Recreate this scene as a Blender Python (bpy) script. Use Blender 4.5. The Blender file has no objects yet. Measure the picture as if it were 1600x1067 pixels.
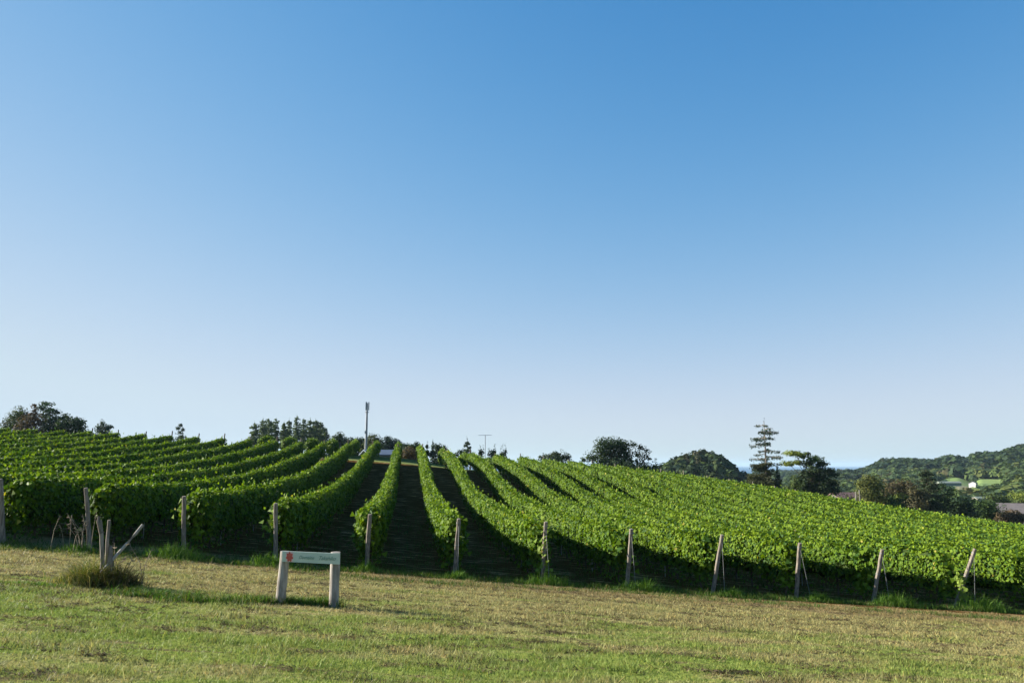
import bpy, bmesh, math
import numpy as np
from mathutils import Vector

# ------------------------------------------------------------------ camera
F_PX = 1244.0
PITCH = math.atan((727 - 533.5) / F_PX)
scene = bpy.context.scene
COL = scene.collection
cam_data = bpy.data.cameras.new('camera')
cam_data.sensor_width = 36.0
cam_data.lens = F_PX * 36.0 / 1600.0
cam_data.clip_start = 0.1
cam_data.clip_end = 80000.0
cam = bpy.data.objects.new('camera', cam_data)
COL.objects.link(cam)
cam.location = (0, 0, 0)
cam.rotation_euler = (math.pi / 2 + PITCH, 0, 0)
scene.camera = cam

# ------------------------------------------------------------------ sky and sun
SUN_EL = math.radians(23.5)
SUN_AZ = math.radians(-77)          # clockwise from +Y (straight ahead): the sun stands to the left, slightly ahead
world = bpy.data.worlds.new('World')
scene.world = world
world.use_nodes = True
wn = world.node_tree
sky = wn.nodes.new('ShaderNodeTexSky')
sky.sky_type = 'NISHITA'
sky.sun_disc = False
sky.sun_elevation = SUN_EL
sky.sun_rotation = SUN_AZ % (2 * math.pi)
sky.altitude = 1500
sky.air_density = 1.0
sky.dust_density = 0.3
sky.ozone_density = 1.0
EXPOSURE = 1.48
bg = wn.nodes['Background']
bg.inputs['Strength'].default_value = 0.1
# the camera's blue-leaning, soft-shouldered rendering of the clear sky: one smooth tone curve per channel, the same over the whole dome
sp_ = wn.nodes.new('ShaderNodeSeparateColor'); cb_ = wn.nodes.new('ShaderNodeCombineColor')
wn.links.new(sky.outputs[0], sp_.inputs[0])
def wmath(op, a, b=None, c=None):
    n = wn.nodes.new('ShaderNodeMath'); n.operation = op
    for i, q in enumerate((a, b, c)):
        if q is None: continue
        if isinstance(q, (int, float)): n.inputs[i].default_value = q
        else: wn.links.new(q, n.inputs[i])
    return n.outputs[0]
for ch, (k2, k1, k0, top) in enumerate(((-0.5816, 2.044, -2.29, 5.6), (-0.265, 1.2352, -1.705, 7.0), (-0.2204, 0.9742, -1.228, 6.9))):
    L_ = wmath('LOGARITHM', wmath('MAXIMUM', wmath('MINIMUM', sp_.outputs[ch], top), 0.3), math.e)
    e_ = wmath('EXPONENT', wmath('MULTIPLY_ADD', wmath('MULTIPLY_ADD', L_, k2, k1), L_, k0))
    wn.links.new(wmath('MULTIPLY', e_, 1.0 / (2 ** EXPOSURE) / 0.1), cb_.inputs[ch])
wn.links.new(cb_.outputs[0], bg.inputs['Color'])

sun_data = bpy.data.lights.new('sun', 'SUN')
sun_data.energy = 5.0
sun_data.angle = math.radians(0.53)
sun_data.color = (1.0, 0.93, 0.82)
sun = bpy.data.objects.new('sun', sun_data)
COL.objects.link(sun)
sdir = Vector((math.sin(SUN_AZ) * math.cos(SUN_EL), math.cos(SUN_AZ) * math.cos(SUN_EL), math.sin(SUN_EL)))
sun.rotation_euler = sdir.to_track_quat('Z', 'Y').to_euler()
sun.location = (-60, 20, 60)

scene.view_settings.view_transform = 'Standard'
scene.view_settings.look = 'None'
scene.view_settings.gamma = 1.0
scene.view_settings.use_curve_mapping = False
scene.view_settings.exposure = EXPOSURE
scene.cycles.max_bounces = 8
scene.cycles.transmission_bounces = 4
scene.cycles.volume_bounces = 0

# ------------------------------------------------------------------ helpers: view rays, noise
_c, _s = math.cos(PITCH), math.sin(PITCH)

def ray(px, py):
    a, b = px - 800.0, 533.5 - py
    return np.array([a, F_PX * _c - b * _s, F_PX * _s + b * _c])

ROW_AZ = math.atan((637 - 800) / math.hypot(F_PX, 193.5))
RD = np.array([math.sin(ROW_AZ), math.cos(ROW_AZ)])     # direction in which the vine rows run
RE = np.array([RD[1], -RD[0]])                          # across the rows, to the right

def on_v(px, py, v):
    r = ray(px, py)
    p = r * (v / (r[:2] @ RD))
    return p[:2] @ RE, p[2]

def uv2xy(u, v):
    u = np.asarray(u, float); v = np.asarray(v, float)
    return u * RE[0] + v * RD[0], u * RE[1] + v * RD[1]

def at(px, D):
    """ground position straight ahead at distance D under column px of the horizon"""
    r = ray(px, 727)
    p = r * (D / r[1])
    return p[0], p[1]

def ztop(px, py, D):
    r = ray(px, py)
    return r[2] * D / r[1]

def _hash(ix, iy, seed):
    h = (ix.astype(np.int64) * 374761393 + iy.astype(np.int64) * 668265263 + seed * 1442695041) & 0x7fffffff
    h = (h ^ (h >> 13)) * 1274126177 & 0x7fffffff
    return ((h ^ (h >> 16)) & 0xffff) / 65535.0

def noise2(x, y, seed=0):
    x = np.asarray(x, float); y = np.asarray(y, float)
    ix, iy = np.floor(x), np.floor(y)
    fx, fy = x - ix, y - iy
    fx = fx * fx * (3 - 2 * fx); fy = fy * fy * (3 - 2 * fy)
    a = _hash(ix, iy, seed); b = _hash(ix + 1, iy, seed)
    c = _hash(ix, iy + 1, seed); d = _hash(ix + 1, iy + 1, seed)
    return (a * (1 - fx) + b * fx) * (1 - fy) + (c * (1 - fx) + d * fx) * fy

def fbm(x, y, seed=0, o=3):
    t, a, w = 0.0, 0.5, 0.0
    for i in range(o):
        t = t + a * noise2(np.asarray(x) * 2 ** i, np.asarray(y) * 2 ** i, seed + i * 17)
        w += a; a *= 0.5
    return t / w

def sstep(a, b, x):
    t = np.clip((np.asarray(x, float) - a) / (b - a), 0, 1)
    return t * t * (3 - 2 * t)

# ------------------------------------------------------------------ terrain height
V0, VE = 25.0, 88.0         # near and far ends of the vine rows
POST_BASE = [(5, 850), (142, 862), (288, 868), (431, 877), (573, 893), (710, 905), (848, 912), (978, 916), (1112, 927), (1243, 938), (1362, 942), (1490, 950)]
POST_TOP = [(0, 748), (134, 762), (288, 775), (431, 786), (578, 803), (717, 810), (853, 815), (987, 826), (1129, 835), (1250, 848), (1379, 858), (1524, 857)]
SP = 2.665
ROW_H = 1.86
_nb = np.array([on_v(p[0], p[1], V0) for p in POST_BASE])
_pn = np.polyfit(_nb[:, 0], _nb[:, 1], 2)
_nu = np.concatenate([[-60, -20], np.linspace(-11, 18, 12), [30, 90]])
_zl, _zr = np.polyval(_pn, -11), np.polyval(_pn, 18)
_nz = np.concatenate([[_zl + 2.4, _zl + 0.55], np.polyval(_pn, np.linspace(-11, 18, 12)), [_zr - 0.9, _zr - 6.0]])
SKYLINE = [(-150, 663), (0, 668), (100, 672), (200, 676), (300, 681), (400, 686), (480, 690), (560, 693), (640, 698), (700, 704), (800, 712), (920, 723), (1000, 732), (1100, 745), (1200, 762), (1340, 788), (1450, 804), (1600, 824), (1750, 846)]
_fb = np.array([on_v(p[0], p[1], VE) for p in SKYLINE])
_fu = np.concatenate([[-90], _fb[:, 0], [110]])
_fz = np.concatenate([[_fb[0, 1] + 0.8], _fb[:, 1], [_fb[-1, 1] - 4]]) - ROW_H
_pv = np.array([25, 30, 36, 41, 47, 53, 59, 66, 74, 81, 88.0, 95])
_pp = np.array([0, -.03, -.03, 0, .04, .12, .24, .39, .57, .76, 1.0, 1.14])
_qv = np.array([25, 30, 36, 43, 48, 53, 58, 63, 68, 74, 81, 88.0, 95])
_qp = np.array([0, -.03, -.04, 0, .035, .11, .25, .43, .61, .77, .90, 1.0, 1.08])
HILL_PX = np.array([1240, 1300, 1340, 1360, 1380, 1420, 1460, 1480, 1495, 1512, 1530, 1560, 1580, 1600, 1640, 1700, 1800])
HILL_PY = np.array([742, 738, 735, 729, 718, 716, 718, 711, 710, 717, 706, 707, 700, 696, 689, 682, 676.0])
HILL_AZ = np.arctan((HILL_PX - 800) / 1259.0)
HILL_R = 1150.0
HILL_Z = (727 - HILL_PY) / 1259.0 * HILL_R * np.cos(HILL_AZ) - 14.0
FLOOR = -24.0
SEA_Z = -32.0
MOUND = at(1108, 380)

def height(x, y):
    x = np.asarray(x, float); y = np.asarray(y, float)
    u = x * RE[0] + y * RE[1]; v = x * RD[0] + y * RD[1]
    N = np.interp(u, _nu, _nz); Fz = np.interp(u, _fu, _fz)
    z0 = -1.62 - 0.045 * np.clip(u, -40, 60)
    near = z0 + (N - z0) * np.clip(v, -6, V0) / V0
    wr = sstep(-1.5, 4.5, u)
    p = np.interp(v, _pv, _pp) * (1 - wr) + np.interp(v, _qv, _qp) * wr
    field = N + (Fz - N) * p
    slopeB = -0.004 - 0.115 * sstep(-2, 22, u)
    back = Fz + 0.75 * sstep(VE, VE + 13, v) * (1 - sstep(-2, 20, u)) + slopeB * np.maximum(v - VE, 0) - 0.00012 * np.maximum(v - 230, 0) ** 2
    z = np.where(v < V0, near, np.where(v < VE, field, back))
    z = z - 0.10 * np.maximum(u - 85, 0)
    z = FLOOR + 3.0 * np.logaddexp(0, np.clip((z - FLOOR) / 3.0, -40, 40))
    r = np.hypot(x, y)
    az = np.arctan2(x, y)
    # wooded knoll
    dm = np.hypot(x - MOUND[0], (y - MOUND[1]) * 0.8)
    dl = np.hypot(x - MOUND[0] + 24, (y - MOUND[1]) * 0.8)
    z = z + 16.5 * np.exp(-(dm / 24) ** 2) + 13.0 * np.exp(-((dl) / 44) ** 2)
    # far hill on the right
    hz = np.interp(az, HILL_AZ, HILL_Z)
    t = sstep(430, HILL_R, r) * (1 - sstep(HILL_R + 150, 2400, r)) * sstep(0.30, 0.36, az)
    z = z + (hz - FLOOR) * t * (1 - sstep(1.0, 1.3, az))
    z = z + (fbm(x / 60, y / 60, 5) - 0.5) * 4.0 * sstep(260, 500, r)
    # the land dips under the sea
    z = np.where(r > 2600, z - (r - 2600) * 0.02, z)
    # unevenness of the mown headland
    w = 1 - sstep(26, 34, r)
    z = z + w * ((fbm(x / 2.3, y / 1.1, 9, 2) - 0.5) * 0.05)
    return z

def gz(x, y):
    return float(height(np.array([x]), np.array([y]))[0])

def hit_ground(px, py):
    r = ray(px, py); r = r / np.linalg.norm(r)
    t = np.linspace(3, 200, 20000)
    g = height(r[0] * t, r[1] * t)
    k = np.argmax(r[2] * t < g)
    return r * t[k]

# ------------------------------------------------------------------ materials
def new_mat(name):
    m = bpy.data.materials.new(name); m.use_nodes = True
    nt = m.node_tree
    for n in list(nt.nodes): nt.nodes.remove(n)
    out = nt.nodes.new('ShaderNodeOutputMaterial')
    return m, nt, out

def node(nt, t, **kw):
    n = nt.nodes.new(t)
    for k, v in kw.items():
        if k in n.inputs: n.inputs[k].default_value = v
        else: setattr(n, k, v)
    return n

def mix_col(nt, fac, a, b):
    m = nt.nodes.new('ShaderNodeMix'); m.data_type = 'RGBA'
    for i, val in ((0, fac), (6, a), (7, b)):
        if hasattr(val, 'is_linked') or hasattr(val, 'links'): nt.links.new(val, m.inputs[i])
        elif i == 0: m.inputs[0].default_value = val
        else: m.inputs[i].default_value = (*val, 1)
    return m.outputs[2]

def ramp(nt, src, a, b):
    m = nt.nodes.new('ShaderNodeMapRange')
    nt.links.new(src, m.inputs[0]); m.inputs[1].default_value = a; m.inputs[2].default_value = b
    m.interpolation_type = 'SMOOTHSTEP'
    return m.outputs[0]

def noise_node(nt, vec, scale, detail=3.0, rough=0.6):
    n = node(nt, 'ShaderNodeTexNoise', Scale=scale, Detail=detail, Roughness=rough)
    nt.links.new(vec, n.inputs['Vector'])
    return n.outputs['Fac']

def mapping(nt, vec, scale, rotz=0.0):
    m = nt.nodes.new('ShaderNodeMapping'); m.inputs['Scale'].default_value = scale
    m.inputs['Rotation'].default_value = (0, 0, rotz)
    nt.links.new(vec, m.inputs['Vector'])
    return m.outputs[0]

def foliage_mat(name, translucent=0.35, rough=0.55, spec=0.25):
    m, nt, out = new_mat(name)
    at_ = node(nt, 'ShaderNodeAttribute', attribute_name='tint')
    p = node(nt, 'ShaderNodeBsdfPrincipled', Roughness=rough)
    p.inputs['Specular IOR Level'].default_value = spec
    nt.links.new(at_.outputs['Color'], p.inputs['Base Color'])
    tr = node(nt, 'ShaderNodeBsdfTranslucent')
    hs = mix_col(nt, 0.5, (0.12, 0.20, 0.02), (0.12, 0.2, 0.02))
    mul = nt.nodes.new('ShaderNodeMix'); mul.data_type = 'RGBA'; mul.blend_type = 'MULTIPLY'; mul.inputs[0].default_value = 1
    nt.links.new(at_.outputs['Color'], mul.inputs[6]); mul.inputs[7].default_value = (1.55, 1.6, 0.45, 1)
    nt.links.new(mul.outputs[2], tr.inputs['Color'])
    mx = node(nt, 'ShaderNodeMixShader', Fac=translucent)
    nt.links.new(p.outputs[0], mx.inputs[1]); nt.links.new(tr.outputs[0], mx.inputs[2])
    nt.links.new(mx.outputs[0], out.inputs['Surface'])
    return m

def plain_mat(name, col, rough=0.7, noise=None, spec=0.3, metallic=0.0, bump=0.0, stretch=(1, 1, 1)):
    m, nt, out = new_mat(name)
    p = node(nt, 'ShaderNodeBsdfPrincipled', Roughness=rough, Metallic=metallic)
    p.inputs['Specular IOR Level'].default_value = spec
    p.inputs['Base Color'].default_value = (*col, 1)
    if noise:
        sc, col2 = noise
        tc = nt.nodes.new('ShaderNodeTexCoord')
        vec = mapping(nt, tc.outputs['Object'], stretch)
        nz = noise_node(nt, vec, sc, 5)
        nt.links.new(mix_col(nt, ramp(nt, nz, 0.38, 0.64), col, col2), p.inputs['Base Color'])
        if bump:
            b = node(nt, 'ShaderNodeBump', Strength=bump, Distance=0.01)
            nt.links.new(nz, b.inputs['Height']); nt.links.new(b.outputs[0], p.inputs['Normal'])
    nt.links.new(p.outputs[0], out.inputs['Surface'])
    return m

def grass_colour(nt):
    """mown, half dried headland grass; world position drives the pattern"""
    tc = nt.nodes.new('ShaderNodeTexCoord')
    vec = tc.outputs['Object']
    rot = -ROW_AZ
    big = noise_node(nt, mapping(nt, vec, (0.35, 0.8, 0.0), rot), 1.0, 4, 0.6)
    streak = noise_node(nt, mapping(nt, vec, (0.55, 2.6, 0.0), rot + 0.03), 1.0, 5, 0.65)
    fine = noise_node(nt, mapping(nt, vec, (1, 1, 0)), 9.0, 4, 0.7)
    sep = nt.nodes.new('ShaderNodeSeparateXYZ'); nt.links.new(mapping(nt, vec, (1, 1, 1), rot), sep.inputs[0])
    green = mix_col(nt, ramp(nt, fine, 0.3, 0.7), (0.135, 0.185, 0.034), (0.225, 0.25, 0.062))
    straw = mix_col(nt, ramp(nt, fine, 0.35, 0.65), (0.215, 0.185, 0.075), (0.345, 0.295, 0.13))
    # drier away from the camera, towards the vines
    dry = nt.nodes.new('ShaderNodeMath'); dry.operation = 'MULTIPLY_ADD'
    nt.links.new(ramp(nt, sep.outputs[1], 9.5, 19.0), dry.inputs[0]); dry.inputs[1].default_value = 0.20
    nt.links.new(big, dry.inputs[2])
    c1 = mix_col(nt, ramp(nt, dry.outputs[0], 0.46, 0.68), green, straw)
    dead = mix_col(nt, ramp(nt, fine, 0.4, 0.6), (0.11, 0.076, 0.045), (0.21, 0.15, 0.085))
    c1b = mix_col(nt, ramp(nt, streak, 0.56, 0.70), c1, dead)
    mow = noise_node(nt, mapping(nt, vec, (0.22, 5.5, 0.0), rot - 0.02), 1.0, 4, 0.6)
    c2 = mix_col(nt, ramp(nt, mow, 0.57, 0.66), c1b, (0.13, 0.105, 0.052))
    # brown edge where clippings gather in front of the rows
    ed = nt.nodes.new('ShaderNodeMath'); ed.operation = 'MULTIPLY'
    nt.links.new(ramp(nt, sep.outputs[1], 19.5, 22.4), ed.inputs[0]); nt.links.new(ramp(nt, fine, 0.25, 0.62), ed.inputs[1])
    ed2 = nt.nodes.new('ShaderNodeMath'); ed2.operation = 'MULTIPLY'
    nt.links.new(ed.outputs[0], ed2.inputs[0]); ed2.inputs[1].default_value = 0.65
    c3 = mix_col(nt, ed2.outputs[0], c2, (0.20, 0.125, 0.07))
    return c3, sep, fine, streak

# ground
M_GROUND, nt, out = new_mat('ground_mat')
c3, sep, fine, streak = grass_colour(nt)
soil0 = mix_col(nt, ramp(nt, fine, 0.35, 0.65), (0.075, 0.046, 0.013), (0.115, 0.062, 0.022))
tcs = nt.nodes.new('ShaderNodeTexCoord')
straw_sun_bands = noise_node(nt, mapping(nt, tcs.outputs['Object'], (0.8, 3.2, 0), -ROW_AZ), 1.0, 4, .6)
soil = mix_col(nt, ramp(nt, straw_sun_bands, 0.54, 0.64), soil0, (0.36, 0.24, 0.11))  # dry straw bands, painted paler to stand in for strips of sunlight in the aisles
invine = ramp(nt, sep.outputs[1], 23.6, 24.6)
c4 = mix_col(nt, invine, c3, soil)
track = mix_col(nt, ramp(nt, fine, 0.35, 0.65), (0.12, 0.165, 0.045), (0.21, 0.215, 0.08))
c5 = mix_col(nt, ramp(nt, sep.outputs[1], 84.6, 86.2), c4, track)
far = mix_col(nt, ramp(nt, sep.outputs[1], 100, 140), c5, (0.055, 0.085, 0.028))
p = node(nt, 'ShaderNodeBsdfPrincipled', Roughness=0.9)
p.inputs['Specular IOR Level'].default_value = 0.0
nt.links.new(far, p.inputs['Base Color'])
b = node(nt, 'ShaderNodeBump', Strength=0.7, Distance=0.05)
nt.links.new(fine, b.inputs['Height']); nt.links.new(b.outputs[0], p.inputs['Normal'])
nt.links.new(p.outputs[0], out.inputs['Surface'])

# mown grass blades share the same pattern
M_GRASS, nt, out = new_mat('grass_mat')
c3, sep, fine, streak = grass_colour(nt)
at_ = node(nt, 'ShaderNodeAttribute', attribute_name='tint')
mul = nt.nodes.new('ShaderNodeMix'); mul.data_type = 'RGBA'; mul.blend_type = 'MULTIPLY'; mul.inputs[0].default_value = 1
nt.links.new(c3, mul.inputs[6]); nt.links.new(at_.outputs['Color'], mul.inputs[7])
p = node(nt, 'ShaderNodeBsdfPrincipled', Roughness=0.6); p.inputs['Specular IOR Level'].default_value = 0.2
nt.links.new(mul.outputs[2], p.inputs['Base Color'])
tr = node(nt, 'ShaderNodeBsdfTranslucent'); nt.links.new(mul.outputs[2], tr.inputs['Color'])
mx = node(nt, 'ShaderNodeMixShader', Fac=0.35)
nt.links.new(p.outputs[0], mx.inputs[1]); nt.links.new(tr.outputs[0], mx.inputs[2]); nt.links.new(mx.outputs[0], out.inputs['Surface'])

M_VINE = foliage_mat('vine_leaf_mat', 0.24, 0.6, 0.10)
M_TREE = foliage_mat('tree_leaf_mat', 0.20, 0.7, 0.08)
M_DRY = foliage_mat('dry_stalk_mat', 0.15, 0.8, 0.1)
M_WOOD = plain_mat('weathered_wood', (0.15, 0.125, 0.10), 0.9, (9.0, (0.28, 0.24, 0.195)), 0.15, bump=0.6, stretch=(3, 3, 0.35))
M_DARKWOOD = plain_mat('old_dark_wood', (0.10, 0.075, 0.058), 0.9, (8.0, (0.22, 0.18, 0.145)), 0.1, bump=0.6, stretch=(3, 3, 0.4))
M_SIGNPOST = plain_mat('sign_post_wood', (0.22, 0.195, 0.165), 0.9, (6.0, (0.36, 0.33, 0.29)), 0.15, bump=0.5, stretch=(2.5, 2.5, 0.5))
M_BARK = plain_mat('bark', (0.075, 0.055, 0.04), 0.95, (4.0, (0.14, 0.11, 0.085)), 0.1, bump=0.5)
M_PALEBARK = plain_mat('pale_bark', (0.30, 0.26, 0.22), 0.95, (4.0, (0.20, 0.17, 0.14)), 0.1)
M_WIRE = plain_mat('galvanised_wire', (0.20, 0.20, 0.19), 0.6, None, 0.3, 0.2)
M_STAKE = plain_mat('steel_stake', (0.30, 0.32, 0.31), 0.5, (12.0, (0.22, 0.21, 0.19)), 0.4, 0.3)
M_BOARD = plain_mat('sign_board_paint', (0.46, 0.54, 0.44), 0.55, (3.0, (0.52, 0.58, 0.48)), 0.35)
M_PATCH = plain_mat('sign_patch', (0.66, 0.50, 0.46), 0.6)
M_RED = plain_mat('sign_red', (0.50, 0.085, 0.06), 0.6, (20.0, (0.56, 0.13, 0.09)))
M_TEXT = plain_mat('sign_green_ink', (0.16, 0.29, 0.22), 0.6)
M_WHITE = plain_mat('white_paint', (0.75, 0.75, 0.72), 0.6, (1.2, (0.66, 0.66, 0.63)))
M_CREAM = plain_mat('cream_render', (0.28, 0.26, 0.22), 0.85, (1.0, (0.24, 0.22, 0.19)))
M_ROOFBLUE = plain_mat('blue_grey_roof', (0.13, 0.165, 0.21), 0.6, (2.0, (0.11, 0.14, 0.18)))
M_ROOFRED = plain_mat('dull_red_roof', (0.17, 0.10, 0.085), 0.8, (2.0, (0.22, 0.14, 0.12)))
M_ROOFGREY = plain_mat('grey_roof', (0.13, 0.115, 0.11), 0.8, (2.0, (0.10, 0.09, 0.088)))
M_GLASSH = plain_mat('greenhouse_film', (0.24, 0.27, 0.28), 0.5, (1.0, (0.20, 0.23, 0.24)), 0.3)
M_SHED = plain_mat('shed_wall', (0.22, 0.25, 0.20), 0.7, (1.5, (0.17, 0.20, 0.16)))
M_WINDOW = plain_mat('window_glass', (0.03, 0.04, 0.05), 0.08, None, 0.6)
M_FRAME = plain_mat('window_frame', (0.5, 0.5, 0.48), 0.5)
M_MAST = plain_mat('mast_steel', (0.26, 0.27, 0.29), 0.5, (3.0, (0.20, 0.21, 0.23)), 0.4, 0.4)
M_FIELD = plain_mat('crop_field', (0.13, 0.20, 0.05), 0.9, (0.04, (0.17, 0.23, 0.06)))
M_STRAWF = plain_mat('straw_field', (0.30, 0.27, 0.13), 0.9, (0.05, (0.26, 0.25, 0.11)))
M_SEA, nt, out = new_mat('sea_mat')
p = node(nt, 'ShaderNodeBsdfPrincipled', Roughness=0.35); p.inputs['Base Color'].default_value = (0.015, 0.08, 0.17, 1)
nt.links.new(p.outputs[0], out.inputs['Surface'])

# ------------------------------------------------------------------ object helpers
def tag(o, label=None, cat=None, group=None, kind=None):
    if label: o['label'] = label
    if cat: o['category'] = cat
    if group: o['group'] = group
    if kind: o['kind'] = kind
    return o

def empty(name, loc=(0, 0, 0)):
    o = bpy.data.objects.new(name, None)
    o.empty_display_size = 0.2
    COL.objects.link(o); o.location = loc
    return o

def link(name, me, mat=None, parent=None):
    o = bpy.data.objects.new(name, me); COL.objects.link(o)
    if mat is not None and not me.materials: me.materials.append(mat)
    if parent is not None:
        o.parent = parent
        o.matrix_parent_inverse = parent.matrix_basis.inverted()
    return o

def np_mesh(name, verts, loops, nper, tint=None):
    """verts (N,3); loops flat index array; nper corners per face (int)"""
    me = bpy.data.meshes.new(name)
    verts = np.ascontiguousarray(verts, np.float32); loops = np.ascontiguousarray(loops, np.int32).ravel()
    if isinstance(nper, (int, np.integer)):
        nf = len(loops) // nper; starts = np.arange(0, nf * nper, nper, dtype=np.int32)
    else:                                   # corners per face, one entry each
        nf = len(nper); starts = np.concatenate([[0], np.cumsum(nper)[:-1]]).astype(np.int32)
    me.vertices.add(len(verts)); me.vertices.foreach_set('co', verts.ravel())
    me.loops.add(len(loops)); me.loops.foreach_set('vertex_index', loops)
    me.polygons.add(nf)
    me.polygons.foreach_set('loop_start', starts)
    me.update(calc_edges=True)
    if tint is not None:
        a = me.attributes.new('tint', 'FLOAT_COLOR', 'POINT')
        t = np.ones((len(verts), 4), np.float32); t[:, :3] = tint
        a.data.foreach_set('color', t.ravel())
    return me

def basis(nrm, rng):
    n = nrm / np.maximum(np.linalg.norm(nrm, axis=1, keepdims=True), 1e-9)
    r = rng.normal(size=n.shape)
    a = np.cross(n, r); a /= np.maximum(np.linalg.norm(a, axis=1, keepdims=True), 1e-9)
    b = np.cross(n, a)
    return n, a, b

QUAD = np.array([(-.5, -.1, 0), (.1, -.5, .06), (.5, .1, 0), (-.1, .5, .06)])
# lobed leaf folded along its midrib: base, right low, right high, tip, left high, left low
TRI = np.array([(-.55, -.40, 0), (.55, -.34, .05), (.02, .66, 0)])
LEAF = np.array([(0, -.5, 0), (.5, -.28, .12), (.42, .24, .10), (0, .55, -.04), (-.42, .24, .10), (-.5, -.28, .12)])

def leaf_arrays(cen, nrm, size, col, rng, shape='quad'):
    n, a, b = basis(nrm, rng)
    T = {'quad': QUAD, 'tri': TRI, 'leaf': LEAF}[shape]
    k = len(T)
    s = size[:, None, None]
    v = cen[:, None, :] + s * (T[None, :, 0:1] * a[:, None, :] + T[None, :, 1:2] * b[:, None, :] + T[None, :, 2:3] * n[:, None, :])
    V = v.reshape(-1, 3)
    base = np.arange(len(cen))[:, None] * k
    if shape != 'leaf':
        L = (base + np.arange(k)[None, :])
    else:
        L = np.concatenate([base + np.array([[0, 1, 2, 3]]), base + np.array([[0, 3, 4, 5]])], axis=1)
    C = np.repeat(col, k, axis=0)
    return V, L.reshape(-1), C

def join_arrays(parts):
    Vs, Ls, Cs, off = [], [], [], 0
    for V, L, C in parts:
        Vs.append(V); Ls.append(np.asarray(L) + off); Cs.append(C); off += len(V)
    return np.concatenate(Vs), np.concatenate(Ls), np.concatenate(Cs)

def tube(bm, pts, radii, seg=8, cap=True):
    rings = []
    pts = [Vector([float(q) for q in p]) for p in pts]; radii = [float(q) for q in radii]
    for i, p in enumerate(pts):
        d = (pts[min(i + 1, len(pts) - 1)] - pts[max(i - 1, 0)]).normalized()
        ref = Vector((1, 0, 0)) if abs(d.z) > 0.8 else Vector((0, 0, 1))
        a = d.cross(ref).normalized(); b_ = d.cross(a)
        rings.append([bm.verts.new(p + radii[i] * (math.cos(2 * math.pi * k / seg) * a + math.sin(2 * math.pi * k / seg) * b_)) for k in range(seg)])
    for i in range(len(rings) - 1):
        for k in range(seg):
            bm.faces.new((rings[i][k], rings[i][(k + 1) % seg], rings[i + 1][(k + 1) % seg], rings[i + 1][k]))
    if cap:
        bm.faces.new(rings[0][::-1]); bm.faces.new(rings[-1])

def bm_obj(name, bm, mat, parent=None, smooth=False):
    bmesh.ops.recalc_face_normals(bm, faces=bm.faces[:])
    me = bpy.data.meshes.new(name); bm.to_mesh(me); bm.free()
    if smooth:
        me.polygons.foreach_set('use_smooth', [True] * len(me.polygons))
    return link(name, me, mat, parent)

def box(bm, x0, x1, y0, y1, z0, z1):
    v = [bm.verts.new(p) for p in ((x0, y0, z0), (x1, y0, z0), (x1, y1, z0), (x0, y1, z0), (x0, y0, z1), (x1, y0, z1), (x1, y1, z1), (x0, y1, z1))]
    for f in ((0, 3, 2, 1), (4, 5, 6, 7), (0, 1, 5, 4), (1, 2, 6, 5), (2, 3, 7, 6), (3, 0, 4, 7)):
        bm.faces.new([v[i] for i in f])

ORD = ['zeroth', 'first', 'second', 'third', 'fourth', 'fifth', 'sixth', 'seventh', 'eighth', 'ninth', 'tenth', 'eleventh', 'twelfth',
       'thirteenth', 'fourteenth', 'fifteenth', 'sixteenth', 'seventeenth', 'eighteenth', 'nineteenth', 'twentieth', 'twenty-first',
       'twenty-second', 'twenty-third', 'twenty-fourth', 'twenty-fifth', 'twenty-sixth', 'twenty-seventh', 'twenty-eighth', 'twenty-ninth', 'thirtieth']

# ------------------------------------------------------------------ ground sheet, sea
def build_ground():
    fine = np.radians(np.linspace(-46, 46, 185))
    rest = np.radians(np.linspace(46, 314, 68))[1:-1]
    az = np.concatenate([fine, rest]); na = len(az)
    r = np.concatenate([np.linspace(1.0, 30, 117), np.geomspace(30.6, 420, 80), np.geomspace(440, 4600, 46)])
    R, A = np.meshgrid(r, az, indexing='ij')
    X, Y = R * np.sin(A), R * np.cos(A)
    Z = height(X, Y)
    V = np.stack([X, Y, Z], -1).reshape(-1, 3)
    i, j = np.meshgrid(np.arange(len(r) - 1), np.arange(na), indexing='ij')
    j2 = (j + 1) % na
    L = np.stack([i * na + j, i * na + j2, (i + 1) * na + j2, (i + 1) * na + j], -1).reshape(-1, 4)[:, ::-1]
    V = np.concatenate([V, [[0, 0, gz(0, 0.01)]]])
    me = np_mesh('ground', V, L, 4)
    me.polygons.foreach_set('use_smooth', [True] * len(me.polygons))
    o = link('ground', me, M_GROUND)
    tag(o, 'sloping ground of mown headland, vineyard hill and valley floor', kind='structure')

build_ground()

def build_sea():
    n = 96; rs = np.array([2400, 6000, 12000, 26000.0])
    a = np.linspace(0, 2 * np.pi, n, endpoint=False)
    V = np.stack([np.outer(rs, np.sin(a)), np.outer(rs, np.cos(a)), np.full((len(rs), n), SEA_Z)], -1).reshape(-1, 3)
    i, j = np.meshgrid(np.arange(len(rs) - 1), np.arange(n), indexing='ij'); j2 = (j + 1) % n
    L = np.stack([i * n + j, (i + 1) * n + j, (i + 1) * n + j2, i * n + j2], -1).reshape(-1, 4)[:, ::-1]
    o = link('sea', np_mesh('sea', V, L, 4), M_SEA)
    tag(o, 'strip of blue sea along the horizon', kind='structure')

build_sea()

# ------------------------------------------------------------------ vine rows
def rowpos(k):
    if 0 <= k <= 11: return float(_nb[k, 0])
    if k < 0: return float(_nb[0, 0]) + SP * k
    return float(_nb[11, 0]) + SP * (k - 11)

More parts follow.
